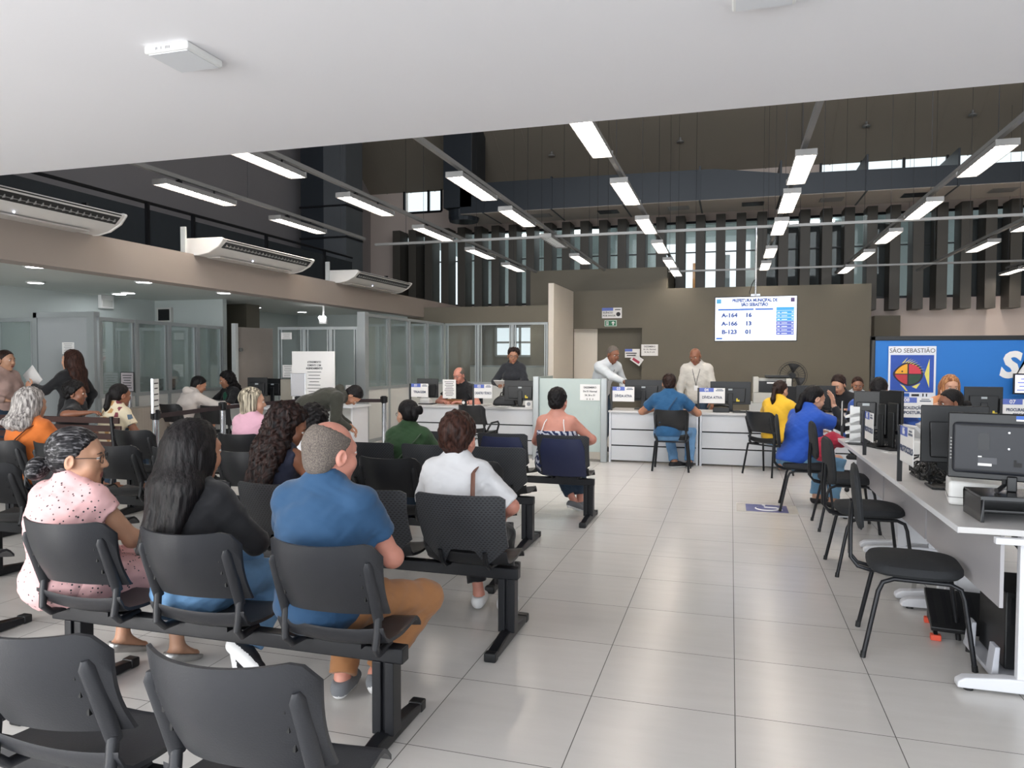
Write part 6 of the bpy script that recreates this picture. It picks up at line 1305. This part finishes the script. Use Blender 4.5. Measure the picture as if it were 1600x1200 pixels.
seatp('man in a teal T-shirt and jeans seated at the counter, seen from behind', 1045, 9.90, 586, 0, fem=False, w=1.02, lean=6, hunch=10, head=(10, 8, 0), skin='tan', hair=('short', 'darkbrown'), top=('tee', TEAL, .016, .06), bottom=('pants', BLUEJ), shoes=(SHOEB, SHOEW), res=.0095, arms=(((-.24, .38, .77), (-.8, -.4, -.4)), ((.24, .36, .77), (.8, -.4, -.4))), legs=({'ankle': (.06, .26, .085), 'foot': (.8, .5, 0)}, {'ankle': (.26, .28, .085), 'pole': (.4, 1, .5)}), extra=shoulder_strap(1, cloth('strap_teal', '123a5c')))
seatp('woman in a yellow top with tied brown hair, facing the counter', 1214, 9.92, 597, -30, w=1.05, lean=4, hunch=10, head=(-10, 8, 0), skin='light', hair=('ponytail', 'darkbrown'), top=('elbow', YELLOW, .020, .12), bottom=('pants', BLUEJ), arms=(((-.14, .40, .77), (-1, -.4, -.4)), ((.18, .40, .77), (1, -.4, -.4))))
seatp('woman in a royal blue T-shirt with black sleeves, a hand at her face', 1247, 7.74, 606, -52, w=1.05, lean=12, hunch=14, head=(-14, 16, 0), skin='light', hair=('ponytail', 'black'), top=('tee', BLUET, .020, .06), bottom=('pants', LJEAN), shoes=(SHOEB, SHOEB, 'flat'), res=.0095, arms=(((-.12, .36, .74), (-1, -.4, -.4)), ((.13, .33, 1.02), (.6, .5, -1))), hands=(None, {'dir': (-.35, .05, 1), 'pn': (-.4, -1, 0), 'curl': 14}), extra=sleeves(BLACKC))
seatp('woman in black with short grey-brown hair, bent over papers behind the counter', 1316, 11.3, 587, 165, w=1.0, lean=14, hunch=12, head=(-18, 26, 0), skin='light', hair=('short', 'darkbrown'), top=('long', BLACKC, .018, .08), bottom=('pants', BLACKC), arms=(((-.15, .36, .78), (-1, -.3, -.5)), ((.15, .36, .78), (1, -.3, -.5))))
seatp('man with cropped brown hair, mostly hidden behind the woman in black', 1338, 12.4, 590, 178, fem=False, lean=10, hunch=8, head=(0, 18, 0), skin='tan', hair=('crop', 'brown'), top=('long', SHIRTW, .016, .08), bottom=('pants', BLACKC))
seatp('person in a blue top bent forward behind the desk monitor', 1362, 8.95, 593, -20, fem=False, w=1.12, lean=24, hunch=18, head=(0, 32, 0), skin='brown', hair=('short', 'black'), top=('long', cloth('denim_blue_top', '2c4f9a'), .020, .08), bottom=('pants', NAVYD), arms=(((-.05, .42, .70), (-1, -.4, -.4)), ((.22, .42, .70), (1, -.4, -.4))))
seatp('woman with long ginger-blonde hair, a hand at her mouth, before the blue board', 1484, 10.05, 588, 165, w=1.0, lean=6, hunch=10, head=(18, 14, 0), skin='light', hair=('long', 'ginger', .20), top=('tee', PEACH, .016, .08), bottom=('pants', NAVYD), arms=(((-.10, .34, .80), (-1, -.3, -.5)), ((.03, .24, 1.0), (1, .3, -.8))), hands=(None, {'dir': (-.2, -.1, 1), 'pn': (0, -1, 0), 'curl': 50}))
dm = at(1510, 612, X=2.10)
person('dark-haired woman half hidden behind the large television', 2.10, dm.y, 98, zt=dm.z, w=1.05, lean=8, hunch=12, head=(6, 10, 0), skin='brown', hair=('bun', 'black'), top=('elbow', BLACKC, .018, .08), bottom=('pants', BLACKC), shoes=(SHOEW, SHOEW), arms=(((-.10, .30, .76), (-1, -.3, -.5)), ((.0, .30, .95), (1, .3, -.8))), legs=({'ankle': (-.10, .62, .085)}, {'ankle': (.10, .66, .085)}))
# belongings and office chairs that belong to the figures behind the desks
def task_chair(label, x, y, rz):
    t = thing('task_chair', label, 'office chair', (x, y, 0), math.radians(rz), 'office chairs behind the desks')
    MB().box(-.22, .22, -.21, .22, .37, .42).build('seat', FABRIC, t, .03); MB().box(-.20, .20, -.31, -.27, .55, .92).build('backrest', FABRIC, t, .02)
    MB().tube([(0, 0, .36), (0, -.27, .38), (0, -.31, .60)], .02).build('back_tube', BLACKM, t); MB().cyl((0, 0, .08), (0, 0, .38), .028).build('column', BLACKM, t)
    for k in range(5): MB().tube([(0, 0, .09), (.26*math.cos(k*1.257), .26*math.sin(k*1.257), .06)], .018).sphere((.26*math.cos(k*1.257), .26*math.sin(k*1.257), .028), .028).build('star_leg', BLACKM, t)
for lb, x, y, rz in (('dark office chair of the seated bald man behind the left counter', at(724, 600, Y=11.38).x, 11.42, 172), ('dark office chair of the green-fronted woman behind the side desk', at(366, 600, Y=10.28).x, 10.32, 158), ('dark office chair of the woman in black behind the counter', at(1316, 600, Y=11.3).x, 11.34, 165), ('dark office chair of the man with cropped brown hair', at(1338, 600, Y=12.4).x, 12.44, 178), ('dark office chair of the bent person in blue', at(1362, 600, Y=8.95).x, 8.91, -20), ('dark office chair of the ginger-blonde woman', at(1484, 600, Y=10.05).x, 10.09, 165), ('dark office chair behind the large television', 2.12, dm.y, 98)): task_chair(lb, x, y, rz)
rb = at(1288, 672, Y=7.6); tag(sculpt('red_bag', [surf([EL((rb.x-.02, 7.52, .62), (.10, .12, .12), None, .05), EL((rb.x+.06, 7.50, .74), (.06, .07, .05), None, .04), EL((rb.x+.12, 7.46, .70), (.09, .08, .05), None, .05)], .01, (), lambda G: .008*wob(G, 60, 1.0))], cloth('crimson', 'a8203c'), None), 'crimson cloth bag on the lap of the woman in royal blue', 'bag')
